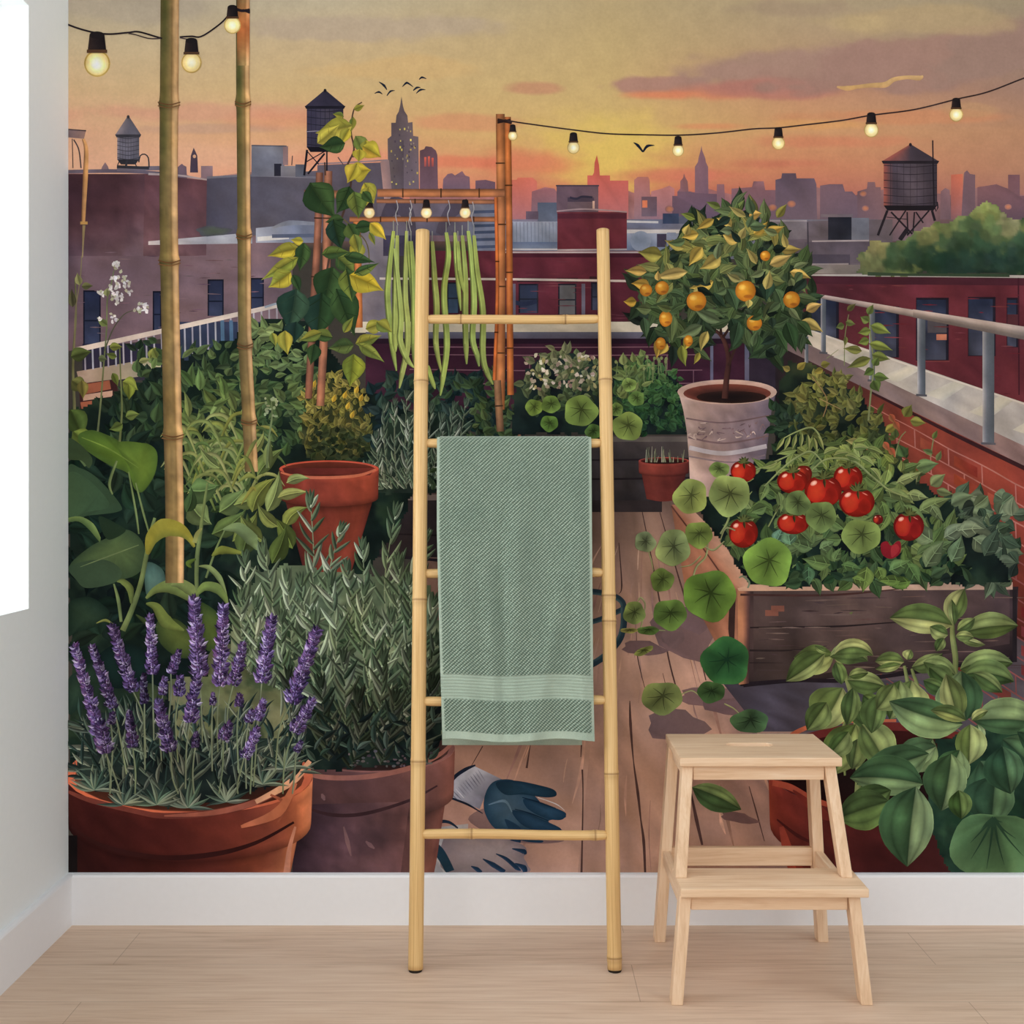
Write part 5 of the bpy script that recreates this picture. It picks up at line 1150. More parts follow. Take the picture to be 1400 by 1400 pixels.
for a in ((1083,658,21,17),(1159,653,20,19),(1125,671,25.5,23),(1171,686,24.5,21),(1016,644,17.5,15.5),(1016,728,20,21),(1084,715,22,15.5),(1242,719,21,20.5,(172,34,32))): tomato(*a)
tomato(1200,710,7,7,(140,32,34), star=False); hm = Motif('tomato', None, tb); poly(hm, P('1204,744 1212,740 1218,746 1226,740 1231,742 1230,756 1218,764 1206,758'), (134,28,40), True); poly(hm, P('1218,748 1226,744 1229,752 1219,762'), (160,44,52), True)
# round leaves: on the bed and trailing over the deck
na = Motif('nasturtium_vine', 'printed trailing nasturtium with round leaves over the planter edge')
for pts, wv in (('968,735 965,760 952,775 946,795', [2, 3, 2]), ('960,745 975,752 990,740', [1.5, 3, 1.5]), ('930,775 945,772 958,760', [1.4, 2]), ('872,822 876,817 882,826 880,842', [2, 2.4, 1.2]), ('880,842 878,850 876,858', 2), ('885,750 890,765 893,780', [1, 2, 1]), ('955,950 945,944 930,950', [1.4, 2, 1.4]), ('990,962 1002,968 1010,975', [2, 2, 1.4]), ('880,866 895,862 910,862', [1, 2, 1]), ('1005,725 992,722 984,740', [2, 2, 1.4])): stroke(na, P(pts), wv, (150,148,100), (96,104,62))
for a in ((983,642,14,(112,132,68),None,None,.75),(944,679,23,(136,146,74),None,None,1.05,.5),(997,677,28,(128,142,80)),(955,731,19,(112,128,58),None,None,.95,.4),(920,749,23,(126,138,84),None,None,1.1,.3),(905,793,16,(98,116,54)),(882,741,15,(118,130,90),None,None,.9,.6),(916,840,23,(92,116,50),None,None,.92),(867,838,15,(112,126,66),None,None,1.05),(970,814,36,(92,120,46),None,None,.96),(886,862,15,(78,100,44),None,None,.4),(992,904,33,(46,92,50),(58,108,56),(26,56,36)),(905,954,28,(108,118,66),None,None,.8),(972,946,19,(58,84,44),None,None,.78),(1025,986,26,(66,92,58),None,None,.62),(1050,769,33,(110,140,58),None,None,1.0),(1177,733,27,(116,134,70),None,None,.85),(1122,706,21,(106,124,68)),(1090,688,17,(100,118,68)),(880,890,14,(120,124,58),None,None,.35,-.4),(860,862,12,(140,132,64),None,None,.3)): rleaf(na, *a)
poly(na, P('1164,840 1160,838 1166,836'), (100,110,60))
stroke(na, P('1010,790 1016,788 1024,796 1022,804'), [1.5, 3, 2], (128,140,110))
# ---- gardening gloves
g1 = Motif('gardening_glove', 'printed grey and dark teal gardening glove')
poly(g1, P('640,1120 700,1150 770,1150 750,1128 690,1100'), (126,98,94), True)
patch(g1, P('648,1047 628,1058 606,1086'), P('688,1066 668,1080 656,1106'), [(0, (178,178,190)), (.5, (150,150,164)), (1, (120,118,132))], nu=8, nv=10, sm=True, wash=.15)
for k in range(12): stroke(g1, [(616 + k * 3.4, 1084 - k * 2.9), (628 + k * 3.2, 1096 - k * 2.6)], [.5, 1.6, .5], random.choice(((130,130,146), (196,194,202), (112,112,128))))
stroke(g1, P('650,1046 636,1052 620,1064 606,1086 620,1092 640,1100 660,1112'), [2, 5, 5, 6, 3, 3, 1], (30,38,56))
fan(g1, P('664,1084 676,1068 700,1066 720,1078 735,1092 748,1108 770,1112 772,1118 750,1122 760,1130 770,1138 735,1140 700,1138 676,1132 662,1108'), (66,92,112), (32,62,84), (700, 1105))
fan(g1, P('678,1070 704,1067 740,1074 758,1080 760,1088 745,1090 715,1086 690,1086'), (36,66,86), (24,48,66)); fan(g1, P('716,1092 740,1098 768,1108 774,1114 766,1121 745,1118 722,1106'), (44,78,104), (26,54,78)); fan(g1, P('700,1108 722,1112 750,1124 766,1132 764,1137 735,1136 712,1126'), (40,72,98), (26,52,76)); poly(g1, P('690,1120 710,1130 720,1145 742,1149 736,1152 706,1146'), (30,56,80), True)
stroke(g1, P('714,1090 735,1096 760,1105'), [1, 2, 1], (20,40,60)); stroke(g1, P('704,1106 725,1112 750,1122'), [1, 2, 1], (20,40,60)); stroke(g1, P('735,1090 760,1099 772,1108'), [1, 1.4, .5], (196,188,184)); stroke(g1, P('668,1100 690,1095 700,1110'), [1, 4, 1], (92,118,138))
g2 = Motif('gardening_glove', 'printed grey gardening glove with navy finger lines')
patch(g2, P('588,1132 582,1160 590,1193'), P('640,1126 640,1160 640,1193'), [(0, (150,146,150)), (.5, (176,170,166)), (1, (164,154,152))], nu=8, nv=10, wash=.2)
fan(g2, P('610,1140 650,1140 690,1146 716,1156 720,1166 716,1172 721,1182 716,1193 610,1193'), (150,134,132), (128,112,114))
stroke(g2, P('584,1136 600,1124 614,1124 626,1132'), [4, 5, 4, 2], (30,44,62)); stroke(g2, P('580,1150 600,1164 616,1192'), [14, 14, 12], (32,58,74)); poly(g2, P('582,1168 600,1178 606,1193 582,1193'), (150,146,150))
for pts, wv in (('678,1167 692,1174 706,1186 712,1190', [1, 5, 6, 1]), ('660,1174 674,1182 690,1192', [1, 7, 6]), ('644,1184 652,1188 658,1193', [1, 6, 5]), ('700,1160 716,1164 718,1168', [1, 7, 3]), ('698,1148 712,1150', [2, 5]), ('704,1180 716,1186 718,1192', [1, 8, 6])): stroke(g2, P(pts), wv, (30,52,76), (44,70,96))
# ---- rosemary in its pot
rpot = pot('terracotta_pot', 'printed large plum-brown terracotta pot of rosemary', (395, 622, 1022), 1235, 408, 588, [(0, (66,42,44)), (.2, (80,54,56)), (.45, (96,66,66)), (.75, (114,76,72)), (.9, (140,88,76)), (1, (130,78,68))], 64, squash=.3, soil=(30,24,26))
patch(rpot, P('404,1100 400,1193'), P('560,1096 548,1193'), [(0, (52,36,46)), (.35, (84,60,68)), (.7, (104,74,78)), (1, (112,76,74))], nu=16, nv=12, wash=.3, wsc=34)
stroke(rpot, P('418,1104 455,1114 500,1112 560,1094 598,1074'), [3, 5, 5, 4, 2], (64,42,46)); stroke(rpot, P('400,1050 440,1062 500,1062 560,1050 600,1032 620,1014'), [3, 7, 7, 7, 6, 4], (160,104,92)); 
for pts in ('440,1085 444,1094', '500,1150 512,1160', '470,1130 480,1170'): stroke(rpot, P(pts), [2, 6, 2], (124,92,92))
ry_ = Motif('rosemary_plant', 'printed big grey-green rosemary bush in a pot')
wash(ry_, P('318,830 350,780 410,770 470,780 540,790 590,800 606,880 610,960 604,1010 560,1044 450,1054 330,1040 310,900'), [(84,98,74), (112,124,94), (134,142,108)], 240, (12, 26), 4)
wash(ry_, P('330,960 420,950 520,960 606,950 606,1012 560,1046 450,1056 330,1044'), [(18,28,28), (30,44,40), (44,60,50)], 120, (8, 20), 5)
bush(ry_, P('330,860 600,860 604,1000 330,1000'), 170, (20, 40), (8, 15), [(34,50,42), (58,76,56), (88,104,74)], (180, 360), light=lambda x, y: 1 - (y - 840) / 170)
SPR = [(425,690,420,860,1),(540,706,530,880,1),(465,728,450,830,.8),(496,752,490,880,.9),(362,758,366,880,1),(393,795,400,900,.9),(452,800,455,930,1),(498,815,505,930,1),(545,775,525,900,1),(580,742,540,860,1),(535,850,515,980,1),(470,905,472,1010,1),(525,905,515,1010,1),(336,770,352,880,.9),(592,830,560,960,1),(596,880,570,1000,1),(430,850,440,960,1),(385,850,400,960,.9),(350,830,370,950,.9),(560,800,550,900,.9),(510,850,500,950,.9),(412,800,420,900,.9),(475,780,478,880,.8),(330,820,345,930,.9),(560,900,540,1000,1),(440,940,450,1040,1),(490,960,480,1050,1),(540,960,520,1045,1),(590,940,565,1030,1),(395,930,415,1030,1),(360,900,380,1000,.9)]
random.shuffle(SPR); SPR.sort(key=lambda s: s[1] - 0)
for x, y, bx, by, k in SPR:
    dkn = 1.0 if y < 870 else (.72 if y < 930 else .5)
    cols = [dk(c, dkn) for c in ((96,112,84), (124,138,106), (158,168,140), (86,104,76))]
    sprig(ry_, [(bx, by), ((bx + x) / 2 + random.uniform(-9, 9), (by + y) / 2), (x, y)], int(7 + 2 * k), 44 * k, cols, 5.4, dk((132,142,108), dkn), 33)
for _ in range(90):
    x, y = random.uniform(340, 600), random.uniform(985, 1046); c = jit(random.choice(((44,60,54), (60,80,70), (26,38,38), (80,98,84))), 6); leaf(ry_, x, y, random.uniform(190, 350), random.uniform(14, 30), random.uniform(5, 9), c, dk(c, .7), bend=random.uniform(-40, 40), prof='lance')
for _ in range(40): blob(ry_, random.uniform(470, 590), random.uniform(1024, 1048), random.uniform(1, 3), random.uniform(1, 2), jit((90,80,84), 20))
# ---- lavender in its pot
lpot = pot('terracotta_pot', 'printed large terracotta pot of lavender at the bottom left', (90, 428, 1060), 1260, 92, 384, [(0, (56,24,22)), (.2, (66,26,24)), (.45, (88,36,30)), (.62, (116,52,40)), (.78, (160,82,56)), (.9, (200,116,74)), (.96, (206,124,84)), (1, (180,100,68))], 66, squash=.31, soil=(22,22,24))
rect(lpot, 94, 1142, 106, 1193, (26,20,20)); stroke(lpot, P('98,1130 140,1156 215,1172 290,1168 350,1152 402,1124'), [3, 6, 7, 7, 5, 3], (58,26,24)); stroke(lpot, P('94,1082 125,1094 187,1109 225,1115 290,1111 350,1096 400,1068 424,1040'), [4, 7, 7, 8, 9, 9, 8, 5], (118,58,48)); stroke(lpot, P('225,1115 290,1111 350,1096 400,1068'), [2, 7, 8, 6], (160,90,70)); stroke(lpot, P('350,1096 400,1068 424,1040'), [6, 10, 6], (222,162,122)); stroke(lpot, P('404,1130 396,1160 392,1193'), [3, 6, 9], (190,126,100)); stroke(lpot, P('370,1086 392,1100 380,1124'), [3, 5, 2], (160,86,60))
stroke(lpot, P('330,1130 380,1110 404,1070'), [4, 14, 6], (196,112,76)); pass
lv = Motif('lavender_plant', 'printed lavender plant with purple flower spikes')
wash(lv, P('106,1040 110,980 180,960 300,950 400,960 412,1030 395,1058 350,1086 290,1100 225,1104 160,1092 112,1072'), [(20,26,28), (34,46,44), (52,66,58)], 160, (8, 18), 6)
wash(lv, P('225,930 330,910 400,950 400,1010 240,1010'), [(72,84,58), (112,116,80), (128,124,88)], 60, (10, 20), 7)
for _ in range(330):
    x = random.uniform(110, 412); y = random.uniform(975, 1092 - abs(x - 240) * .12); c = jit(random.choice(((66,86,76), (92,108,92), (48,66,60), (120,132,112), (140,148,126), (58,78,72))), 8)
    if y > 1050: c = dk(c, .85)
    leaf(lv, x, y, -90 + (x - 260) * .22 + random.uniform(-55, 55), random.uniform(22, 46), random.uniform(3.5, 6.5), c, dk(c, .66), bend=random.uniform(-45, 45), prof='lance')
for bx, by in ((170,1100),(258,1104),(215,1100),(310,1096),(360,1072),(130,1080),(390,1050)):
    for k in range(11):
        a = -90 + (k - 5) * 17 + random.uniform(-6, 6); c = jit(random.choice(((104,122,102), (72,92,80), (132,142,118))), 8)
        leaf(lv, bx, by, a, random.uniform(26, 44), 5.5, c, dk(c, .68), bend=random.uniform(-40, 40), prof='lance')
SP = [(103,884,142,1022,17,1),(127,884,156,968,15,.8),(155,857,183,946,17,.9),(206,843,209,922,15,1),(245,890,234,921,12,.9),(266,820,273,925,21,1),(306,830,301,938,19,1.05),(333,880,319,937,15,.95),(270,926,260,988,18,.95),(217,960,234,1028,18,.9),(177,974,182,1022,14,.75),(372,846,358,934,19,1.05),(433,862,398,962,20,1.05),(427,958,402,1002,17,1),(361,958,352,985,13,1),(226,926,223,950,11,.85),(247,926,245,952,15,.9),(314,990,305,1012,15,.9),(269,1002,267,1022,10,.7),(328,950,327,966,11,.9),(292,948,291,964,8,.8),(345,972,340,988,12,.9),(197,922,198,962,11,.65),(348,1010,334,1036,15,1),(352,996,346,1012,13,1),(412,1014,405,1028,9,.8),(138,990,146,1030,20,.85),(155,975,152,990,10,.7)]
for x0, y0, x1, y1, wv, k in SP:
    stroke(lv, [(x1, y1), (x1 + (x1 - x0) * .35 + random.uniform(-4, 4), y1 + 34), (min(400, x1 + (x1 - x0) * .6), min(1085, y1 + 90))], [1.8, 2.4, 2], jit((128,136,104), 8), (84,96,74))
for x0, y0, x1, y1, wv, k in SP:
    m = Motif('flower_spike', None, lv)
    L = math.hypot(x1 - x0, y1 - y0); a = math.degrees(math.atan2(y0 - y1, x0 - x1)); n = max(14, int(L * wv / 19))
    nw = max(1, int(L / 17))
    items = []
    for i in range(n):
        f = i / n; g = .42 + .58 * abs(math.sin(f * nw * math.pi + .4)); items.append((f, g))
    patch(m, [(x1 - 2, y1), (x0 - 1, y0)], [(x1 + 2, y1), (x0 + 1, y0)], [(0, dk((66,50,84), k)), (1, dk((84,68,104), k))], nu=3, nv=6)
    for f, g in items:
        x = x1 + (x0 - x1) * f; y = y1 + (y0 - y1) * f; wid = wv * (1.02 - .86 * f ** 1.4) * g
        for s in (-1, 0, 1):
            c = random.choice(((74,56,98), (100,80,130), (132,112,160), (86,62,106), (168,154,186), (106,74,118), (52,40,72), (68,52,88), (120,100,152)))
            c = jit(dk(c, k), 8); px = random.uniform(.1, .42) * wid * s
            ra = math.radians(a + 90); ox, oy = math.cos(ra) * px, math.sin(ra) * px
            leaf(m, x + ox, y + oy, a + s * random.uniform(18, 58) + random.uniform(-12, 12), random.uniform(.42, .62) * wv * .95, random.uniform(3.6, 5.4), tuple(min(255, v * 1.14) for v in c), dk(c, .78), prof='ovate')
# ---- basil in its pot
bpot = pot('terracotta_pot', 'printed dark red terracotta pot of basil at the bottom right', (1050, 1370, 1048), 1250, 1088, 1345, [(0, (150,66,46)), (.12, (132,52,40)), (.3, (96,38,32)), (.5, (78,30,28)), (.8, (84,34,30)), (1, (74,32,30))], 78, squash=.38, soil=(34,22,22))
stroke(bpot, P('1052,1062 1062,1030 1084,1004 1120,990 1170,986 1225,985'), [4, 8, 7, 5, 4, 4], (176,92,62)); stroke(bpot, P('1056,1070 1080,1076 1110,1092 1140,1102 1160,1104'), [8, 9, 8, 6, 5], (172,78,54)); stroke(bpot, P('1062,1120 1090,1142 1120,1156'), [2, 5, 3], (80,32,28)); stroke(bpot, P('1068,1130 1076,1160 1084,1193'), [6, 14, 10], (148,62,46)); stroke(bpot, P('1084,1080 1120,1110 1140,1120'), [2, 16, 4], (126,48,38))
patch(bpot, P('1140,1110 1140,1193'), P('1310,1110 1310,1193'), [(0, (84,34,32)), (.4, (66,26,26)), (1, (60,28,28))], nu=12, nv=8, wash=.3)
def basil(m, x, y, ang, ln, wd, c, c2, bend=0, prof='cup'):
    """puffy basil leaf: veins run from base to tip in arcs, the blade bulging pale between them"""
    pr = PROF[prof]; k = 13; a = math.radians(ang); px, py = x, y; q = []; st = ln / (k - 1); f0 = random.uniform(.38, .62)
    for i in range(k):
        q.append((px, py)); a2 = a + math.radians(bend) * (i / (k - 1)); px += st * math.cos(a2); py += st * math.sin(a2)
    q = np.array(q); t = np.gradient(q, axis=0); t /= np.linalg.norm(t, axis=1)[:, None]
    pw = np.interp(np.linspace(0, 8, k), range(9), pr)
    nn = np.stack([-t[:, 1], t[:, 0]], 1) * (pw * wd)[:, None]
    us = np.array([-1, -.93, -.8, -.68, -.6, -.48, -.34, -.2, -.07, 0, .07, .2, .34, .48, .6, .68, .8, .93, 1.0])
    fu = np.array([1.22, .98, 1.06, .92, .72, 1.02, 1.2, 1.06, .8, .58, .76, 1.02, 1.14, .98, .7, .9, 1.02, .94, 1.16])
    ts = np.linspace(0, 1, k); V = []; C = []
    ph = random.uniform(0, 6)
    for u, g in zip(us, fu):
        h = f0 if u < 0 else 1 - f0
        V.append(q + nn * (u * h)[..., None] if False else q + nn * u * h)
        base = np.array(c if u < 0 else c2)
        sh = .74 + .36 * np.sin(np.pi * np.clip(ts * .95 + .08, 0, 1)) + .10 * np.sin(ts * 11 + ph + u * 3) * (abs(u) > .1)
        g = 1 + (g - 1) * .55
        C.append(np.clip(base[None] * (g * sh * 1.06)[:, None], 0, 255))
    n = len(us); V = np.vstack(V); C = np.vstack(C)
    F = [[a_*k+i, a_*k+i+1, (a_+1)*k+i+1, (a_+1)*k+i] for a_ in range(n - 1) for i in range(k - 1)]
    add(m, V, F, C)
ba = Motif('basil_plant', 'printed basil plant with glossy cupped leaves')
wash(ba, P('1280,1010 1400,980 1575,990 1575,1193 1300,1193 1260,1120'), [(22,40,34), (36,62,46), (50,78,54)], 90, (12, 24), 8)
for pts, wv in (('1172,1090 1174,1050 1172,1000 1164,950 1150,910 1138,895', [9, 9, 7, 4]), ('1305,925 1306,900 1302,870 1302,845', [7, 8, 5]), ('1240,990 1244,960 1240,930 1236,910', [4, 6, 4]), ('1256,970 1256,945 1248,920 1246,914', [5, 5, 3]), ('1155,1060 1152,1000 1160,975', [3, 4, 3]), ('1322,880 1318,870 1324,855', [1.5, 1])): stroke(ba, P(pts), wv, (122,130,78), (74,88,48))
BASIL = [ # base x,y, angle, length, width, light, dark, bend
 (1140,895,165,52,34,0,25),(1134,898,-30,54,24,1,80),(1128,893,140,62,28,1,10),(1140,895,-40,56,22,0,90),(1130,892,-160,18,8,1,20),(1142,905,70,30,18,2,10),
 (1158,930,0,50,26,1,20),(1160,925,-20,26,14,1,20),(1160,950,60,60,22,2,-20),
 (1152,940,115,62,48,0,10),(1130,960,125,44,30,2,0),(1166,940,90,50,22,2,20),
 (1170,990,115,72,46,1,0),(1172,1010,100,40,24,2,0),(1178,990,55,66,42,1,10),(1160,1000,130,40,26,2,0),(1180,950,40,30,24,3,0),
 (1302,855,195,82,34,0,-18),(1296,868,-160,26,20,1,10),(1300,850,-75,46,26,0,15),(1304,855,-100,34,12,1,10),(1318,864,-15,70,30,1,18),(1308,862,-30,28,16,1,-10),(1312,872,20,34,10,0,-10),(1290,872,120,20,14,2,0),(1306,870,-10,24,14,0,30),
 (1236,905,190,38,18,0,-20),(1240,902,-70,14,14,0,0),(1246,912,-10,44,20,1,-30),(1232,908,165,34,12,1,10),(1262,905,10,46,28,1,28),(1270,912,40,40,24,3,0),(1262,930,20,36,20,3,10),
 (1246,930,105,54,44,0,-12),(1230,930,100,52,36,1,10),(1200,950,95,50,30,2,10),(1222,935,120,40,30,1,10),
 (1312,915,-25,70,34,1,40),(1318,922,-10,66,30,2,40),(1330,920,20,46,20,2,30),
 (1320,985,-95,62,54,4,0),(1310,985,-105,60,30,0,0),(1316,990,190,96,44,4,16),(1330,985,-5,90,42,4,18),(1320,985,-150,46,18,1,-30),(1328,985,-40,24,12,0,20),(1336,990,85,24,16,4,0),(1326,990,92,50,36,0,0),
 (1275,1010,125,52,34,4,10),(1280,1020,160,56,32,4,-10),(1270,1030,165,98,46,4,-18),(1258,1060,140,40,26,4,0),(1262,1072,195,92,46,4,-22),(1218,1080,160,64,36,3,-12),(1215,1095,165,68,46,3,-8),
 (1312,1025,115,52,40,4,0),(1300,1030,95,72,50,4,10),(1340,1040,60,70,56,5,8),(1370,1010,40,70,50,5,10),(1360,1060,95,62,60,5,0),(1370,1020,80,60,46,5,0),(1390,1000,10,60,44,5,20),(1310,1080,80,36,30,3,10),
 (1252,1075,100,100,62,4,-8),(1430,1040,60,80,60,5,0),(1480,1020,80,90,60,5,0),(1450,1120,90,80,70,5,0)]
BP = [((140,146,90),(94,110,60)),((120,132,78),(82,100,54)),((100,116,68),(70,90,50)),((82,100,52),(60,80,42)),((112,132,90),(62,90,58)),((72,100,68),(48,76,54))]
BASIL = [(x, y, a, l * (1.1 if x > 1200 and y > 975 else 1.06), w * (1.22 if l > 36 else 1.1), k, b) for x, y, a, l, w, k, b in BASIL]
for x, y, a, l, wd, k, bd in BASIL:
    c, c2 = BP[k]; c, c2 = dk(c, .93), dk(c2, .9)
    basil(ba, x, y, a, l, wd, jit(c, 6), jit(c2, 5), bd)
basil(na, 946, 1076, 18, 74, 36, (104,122,70), (66,90,52), 14)
rleaf(ba, 1358, 1160, 60, (74,104,68), (86,116,76), (38,62,44), sq=.84, veins=8, hub=(0, -.7))
# ---- string lights
def cable(m, pts, wv, c=(44,34,40)): stroke(m, P(pts), wv, c, n=10)
s1 = Motif('string_light', 'printed string of warm bulbs at the top left')
cable(s1, '93,34 110,40 130,45 150,47 175,45 190,44 215,51 222,53', 2.4); cable(s1, '176,46 186,48 204,53 220,53', 1.6, (70,56,60)); cable(s1, '246,51 262,50 276,50 300,34 312,22', 2.2); cable(s1, '246,52 256,54', 1.6, (80,66,66)); cable(s1, '316,10 330,15 342,14', 4); cable(s1, '332,14 342,18', 3)
bulb(133,87,18,'printed round glowing bulb on the left',(222,182,92),par=s1); bulb(262,86,14,None,(228,188,100),par=s1); bulb(318,35,11.5,None,(230,196,110),par=s1)
s2 = Motif('string_light', 'printed string of small warm bulbs across the sky')
cable(s2, '690,164 705,167 740,172 785,178 830,183 880,184.5 930,185 980,182 1030,176.5 1064,175 1100,171 1150,165 1190,158 1250,150 1307,136 1350,126 1400,107 1450,90 1575,40', 1.9, (62,46,46))
for x, y, r in ((701,186,6.5),(784,202,8.6),(927,206,8.2),(1064,196,9),(1191,178,10),(1307,157,9.5),(1440,116,10)): bulb(x, y, r, None, (226,190,110), par=s2)
build_motifs(M_PRINT, MURAL)
# ------------------------------------------------------------------ bamboo ladder
def at_px(px, py, y):
    s = S * (1 + y / D)          # y is negative in front of the wall
    return Vector(((px - VX) * s, y, H - (py - VY) * s))
YB, YT = -0.300, -0.024
railL0 = at_px(568, 0, YB); railL0.z = 0.004
railR0 = at_px(840.5, 0, YB); railR0.z = 0.004
railL1 = at_px(578.5, 316, YT); railR1 = at_px(824, 315, YT)

def bamboo_tube(p0, p1, r0, r1, nodes, seg=20, step=0.012, seed=0, bulge_ends=0.0):
    """a bamboo culm from p0 to p1; nodes = fractions where a joint ring sits"""
    rnd = random.Random(seed)
    ax = (p1 - p0); L = ax.length; ax.normalize()
    up = Vector((0, 1, 0)) if abs(ax.y) < 0.9 else Vector((1, 0, 0))
    a = ax.cross(up).normalized(); b = ax.cross(a).normalized()
    ts = set([0.0, 1.0])
    n = max(4, int(L / step))
    for i in range(n + 1): ts.add(i / n)
    for k in nodes:
        for d in (-0.010, -0.006, -0.003, -0.001, 0.001, 0.003, 0.006, 0.010): ts.add(min(1, max(0, k + d / L)))
    ts = sorted(ts)
    bend = [rnd.uniform(-1, 1) * 0.0025 for _ in range(4)]
    bm = bmesh.new(); rows = []; tint = []; uvs = []
    for t in ts:
        r = r0 + (r1 - r0) * t
        tn = 0.0
        for k in nodes:
            d = (t - k) * L
            r += 0.0016 * math.exp(-(d / 0.006) ** 2) - 0.0014 * math.exp(-(d / 0.0016) ** 2)
            tn = max(tn, 0.75 * math.exp(-((d) / 0.0022) ** 2), 0.22 * math.exp(-((d + 0.006) / 0.008) ** 2))
        if bulge_ends:
            e = min(t, 1 - t) * L
            r *= 1 - bulge_ends * math.exp(-(e / 0.008) ** 2)
        c = p0 + ax * (t * L) + a * (bend[0] * math.sin(t * 5 + bend[1] * 800)) + b * (bend[2] * math.sin(t * 6.5 + bend[3] * 700))
        row = []
        for i in range(seg):
            th = 2 * math.pi * i / seg
            row.append(bm.verts.new(c + a * (r * math.cos(th)) + b * (r * math.sin(th))))
            tint.append(tn); uvs.append((i / seg, t * L))
        rows.append(row)
    for i in range(len(rows) - 1):
        for j in range(seg):
            bm.faces.new((rows[i][j], rows[i][(j+1) % seg], rows[i+1][(j+1) % seg], rows[i+1][j]))
    bm.faces.new(rows[0]); bm.faces.new(rows[-1])
    return bm, tint, uvs, seg

def bamboo_obj(name, parent, *args, **kw):
    bm, tint, uvs, seg = bamboo_tube(*args, **kw)
    o = bm_obj(name, bm, M_BAMBOO, parent, True)
    me = o.data
    at = me.attributes.new('tint', 'FLOAT', 'POINT')
    at.data.foreach_set('value', tint)
    uvl = me.uv_layers.new(name='UVMap')
    for lp in me.loops:
        uvl.data[lp.index].uv = uvs[lp.vertex_index]
    for p in me.polygons:
        if len(p.vertices) > 4: p.use_smooth = False
    return o

ladder = new_obj('bamboo_ladder', None)
tag(ladder, 'pale bamboo ladder of five rungs leaning on the mural with a green towel over it', 'ladder')
lad0 = (railL0 + railR0) / 2; lad0.z = 0
ladder.location = lad0
def lpart(o, root, loc): o.location = -loc; return o
def rail_t(py):            # fraction up the rail seen at picture row py
    lo, hi = 0.0, 1.0
    for _ in range(40):
        m = (lo + hi) / 2
        p = railL0.lerp(railL1, m)
        row = VY + (H - p.z) / (S * (1 + p.y / D))
        if row > py: lo = m
        else: hi = m
    return lo
LN = [rail_t(v) for v in (1041, 820, 522)]
RN = [rail_t(v) for v in (1309, 1058, 850, 815, 521)]
rl = lpart(bamboo_obj('rail', ladder, railL0, railL1, 0.0172, 0.0172, LN, seed=3), ladder, lad0)
rr = lpart(bamboo_obj('rail', ladder, railR0, railR1, 0.0165, 0.0160, RN, seed=5), ladder, lad0)
for p in (railL0, railR0):
    bm = bmesh.new()
    bmesh.ops.create_cone(bm, cap_ends=True, segments=24, radius1=0.0150, radius2=0.0162, depth=0.006)
    bmesh.ops.translate(bm, vec=Vector((p.x, p.y, 0.003)), verts=bm.verts)
    o = bm_obj('rubber_foot', bm, M_RUBBER, ladder); o.location = -lad0
    o['label'] = 'dark rubber foot'
RUNGS = [(1141, [0.27, 0.93]), (958, [0.4]), (783, [0.6]), (607, [0.5]), (437, [0.2, 0.8])]
rung_axis = {}
for k, (py, nd) in enumerate(RUNGS):
    t = rail_t(py)
    a = railL0.lerp(railL1, t) + Vector((0.010, 0, 0)); b = railR0.lerp(railR1, t) - Vector((0.010, 0, 0))
    rung_axis[py] = (a, b)
    o = bamboo_obj('rung', ladder, a, b, 0.0113, 0.0113, nd, seg=16, seed=20 + k, bulge_ends=0.22)
    o.location = -lad0

# ------------------------------------------------------------------ towel over the second rung
tz = rung_axis[607][0].z; ty = (rung_axis[607][0].y + rung_axis[607][1].y) / 2
ldir = (railL0 - railL1).normalized()          # down along the ladder
RR = 0.0113 + 0.0042
TOWT = 0.0045
def towel_path():
    """points (y, z) from the hem at the back, up, over the rung and down the front"""
    pts = []
    nb = Vector((0, 1, 0))
    nf = Vector((0, -ldir.z, ldir.y)).normalized()
    if nf.y > 0: nf = -nf
    # front runs down along the rungs, back hangs plumb
    zb = H - (1018 - VY) * S * (1 + (ty + 0.02) / D)
    back = [Vector((0, ty + RR, z)) for z in np.linspace(zb, tz, 60)]
    pts += back
    a0 = 0.0; a1 = math.atan2(nf.z, nf.y)
    if a1 < 0: a1 += 2 * math.pi
    for i in range(1, 14):
        th = a0 + (a1 - a0) * i / 14
        pts.append(Vector((0, ty + RR * math.cos(th), tz + RR * math.sin(th))))
    st = Vector((0, ty, tz)) + nf * RR
    dv = Vector((0, ldir.y, ldir.z)).normalized()
    # length so that the front hem shows at picture row 1013
    lo, hi = 0.2, 1.2
    for _ in range(40):
        m = (lo + hi) / 2
        p = st + dv * m
        row = VY + (H - p.z) / (S * (1 + p.y / D))
        if row < 1012: lo = m
        else: hi = m
    Lf = lo
    for i in range(200):
        pts.append(st + dv * (Lf * i / 199))
    return pts, Lf, nf
tpath, TLf, tnf = towel_path()
dist = [0.0]
for i in range(1, len(tpath)): dist.append(dist[-1] + (tpath[i] - tpath[i-1]).length)
TL = dist[-1]
dist = np.array(dist); TY = np.array([p.y for p in tpath]); TZ = np.array([p.z for p in tpath])
cell = 0.0074
sub = 7
nv = int(TL / (cell / sub)); TW = 0.372; nu = int(TW / (cell / sub))
vv = np.linspace(0, TL, nv); uu = np.linspace(0, 1, nu)
PY = np.interp(vv, dist, TY); PZ = np.interp(vv, dist, TZ)
ty_ = np.gradient(PY, vv); tz_ = np.gradient(PZ, vv)
NY, NZ = tz_, -ty_                               # outward normal (towards the viewer in front)
front = TL - vv                                  # distance up from the front hem
bl = TL - TLf
isf = (vv > bl).astype(float)
down = np.clip((vv - bl) / TLf, 0, 1)
U, V = np.meshgrid(uu, vv)
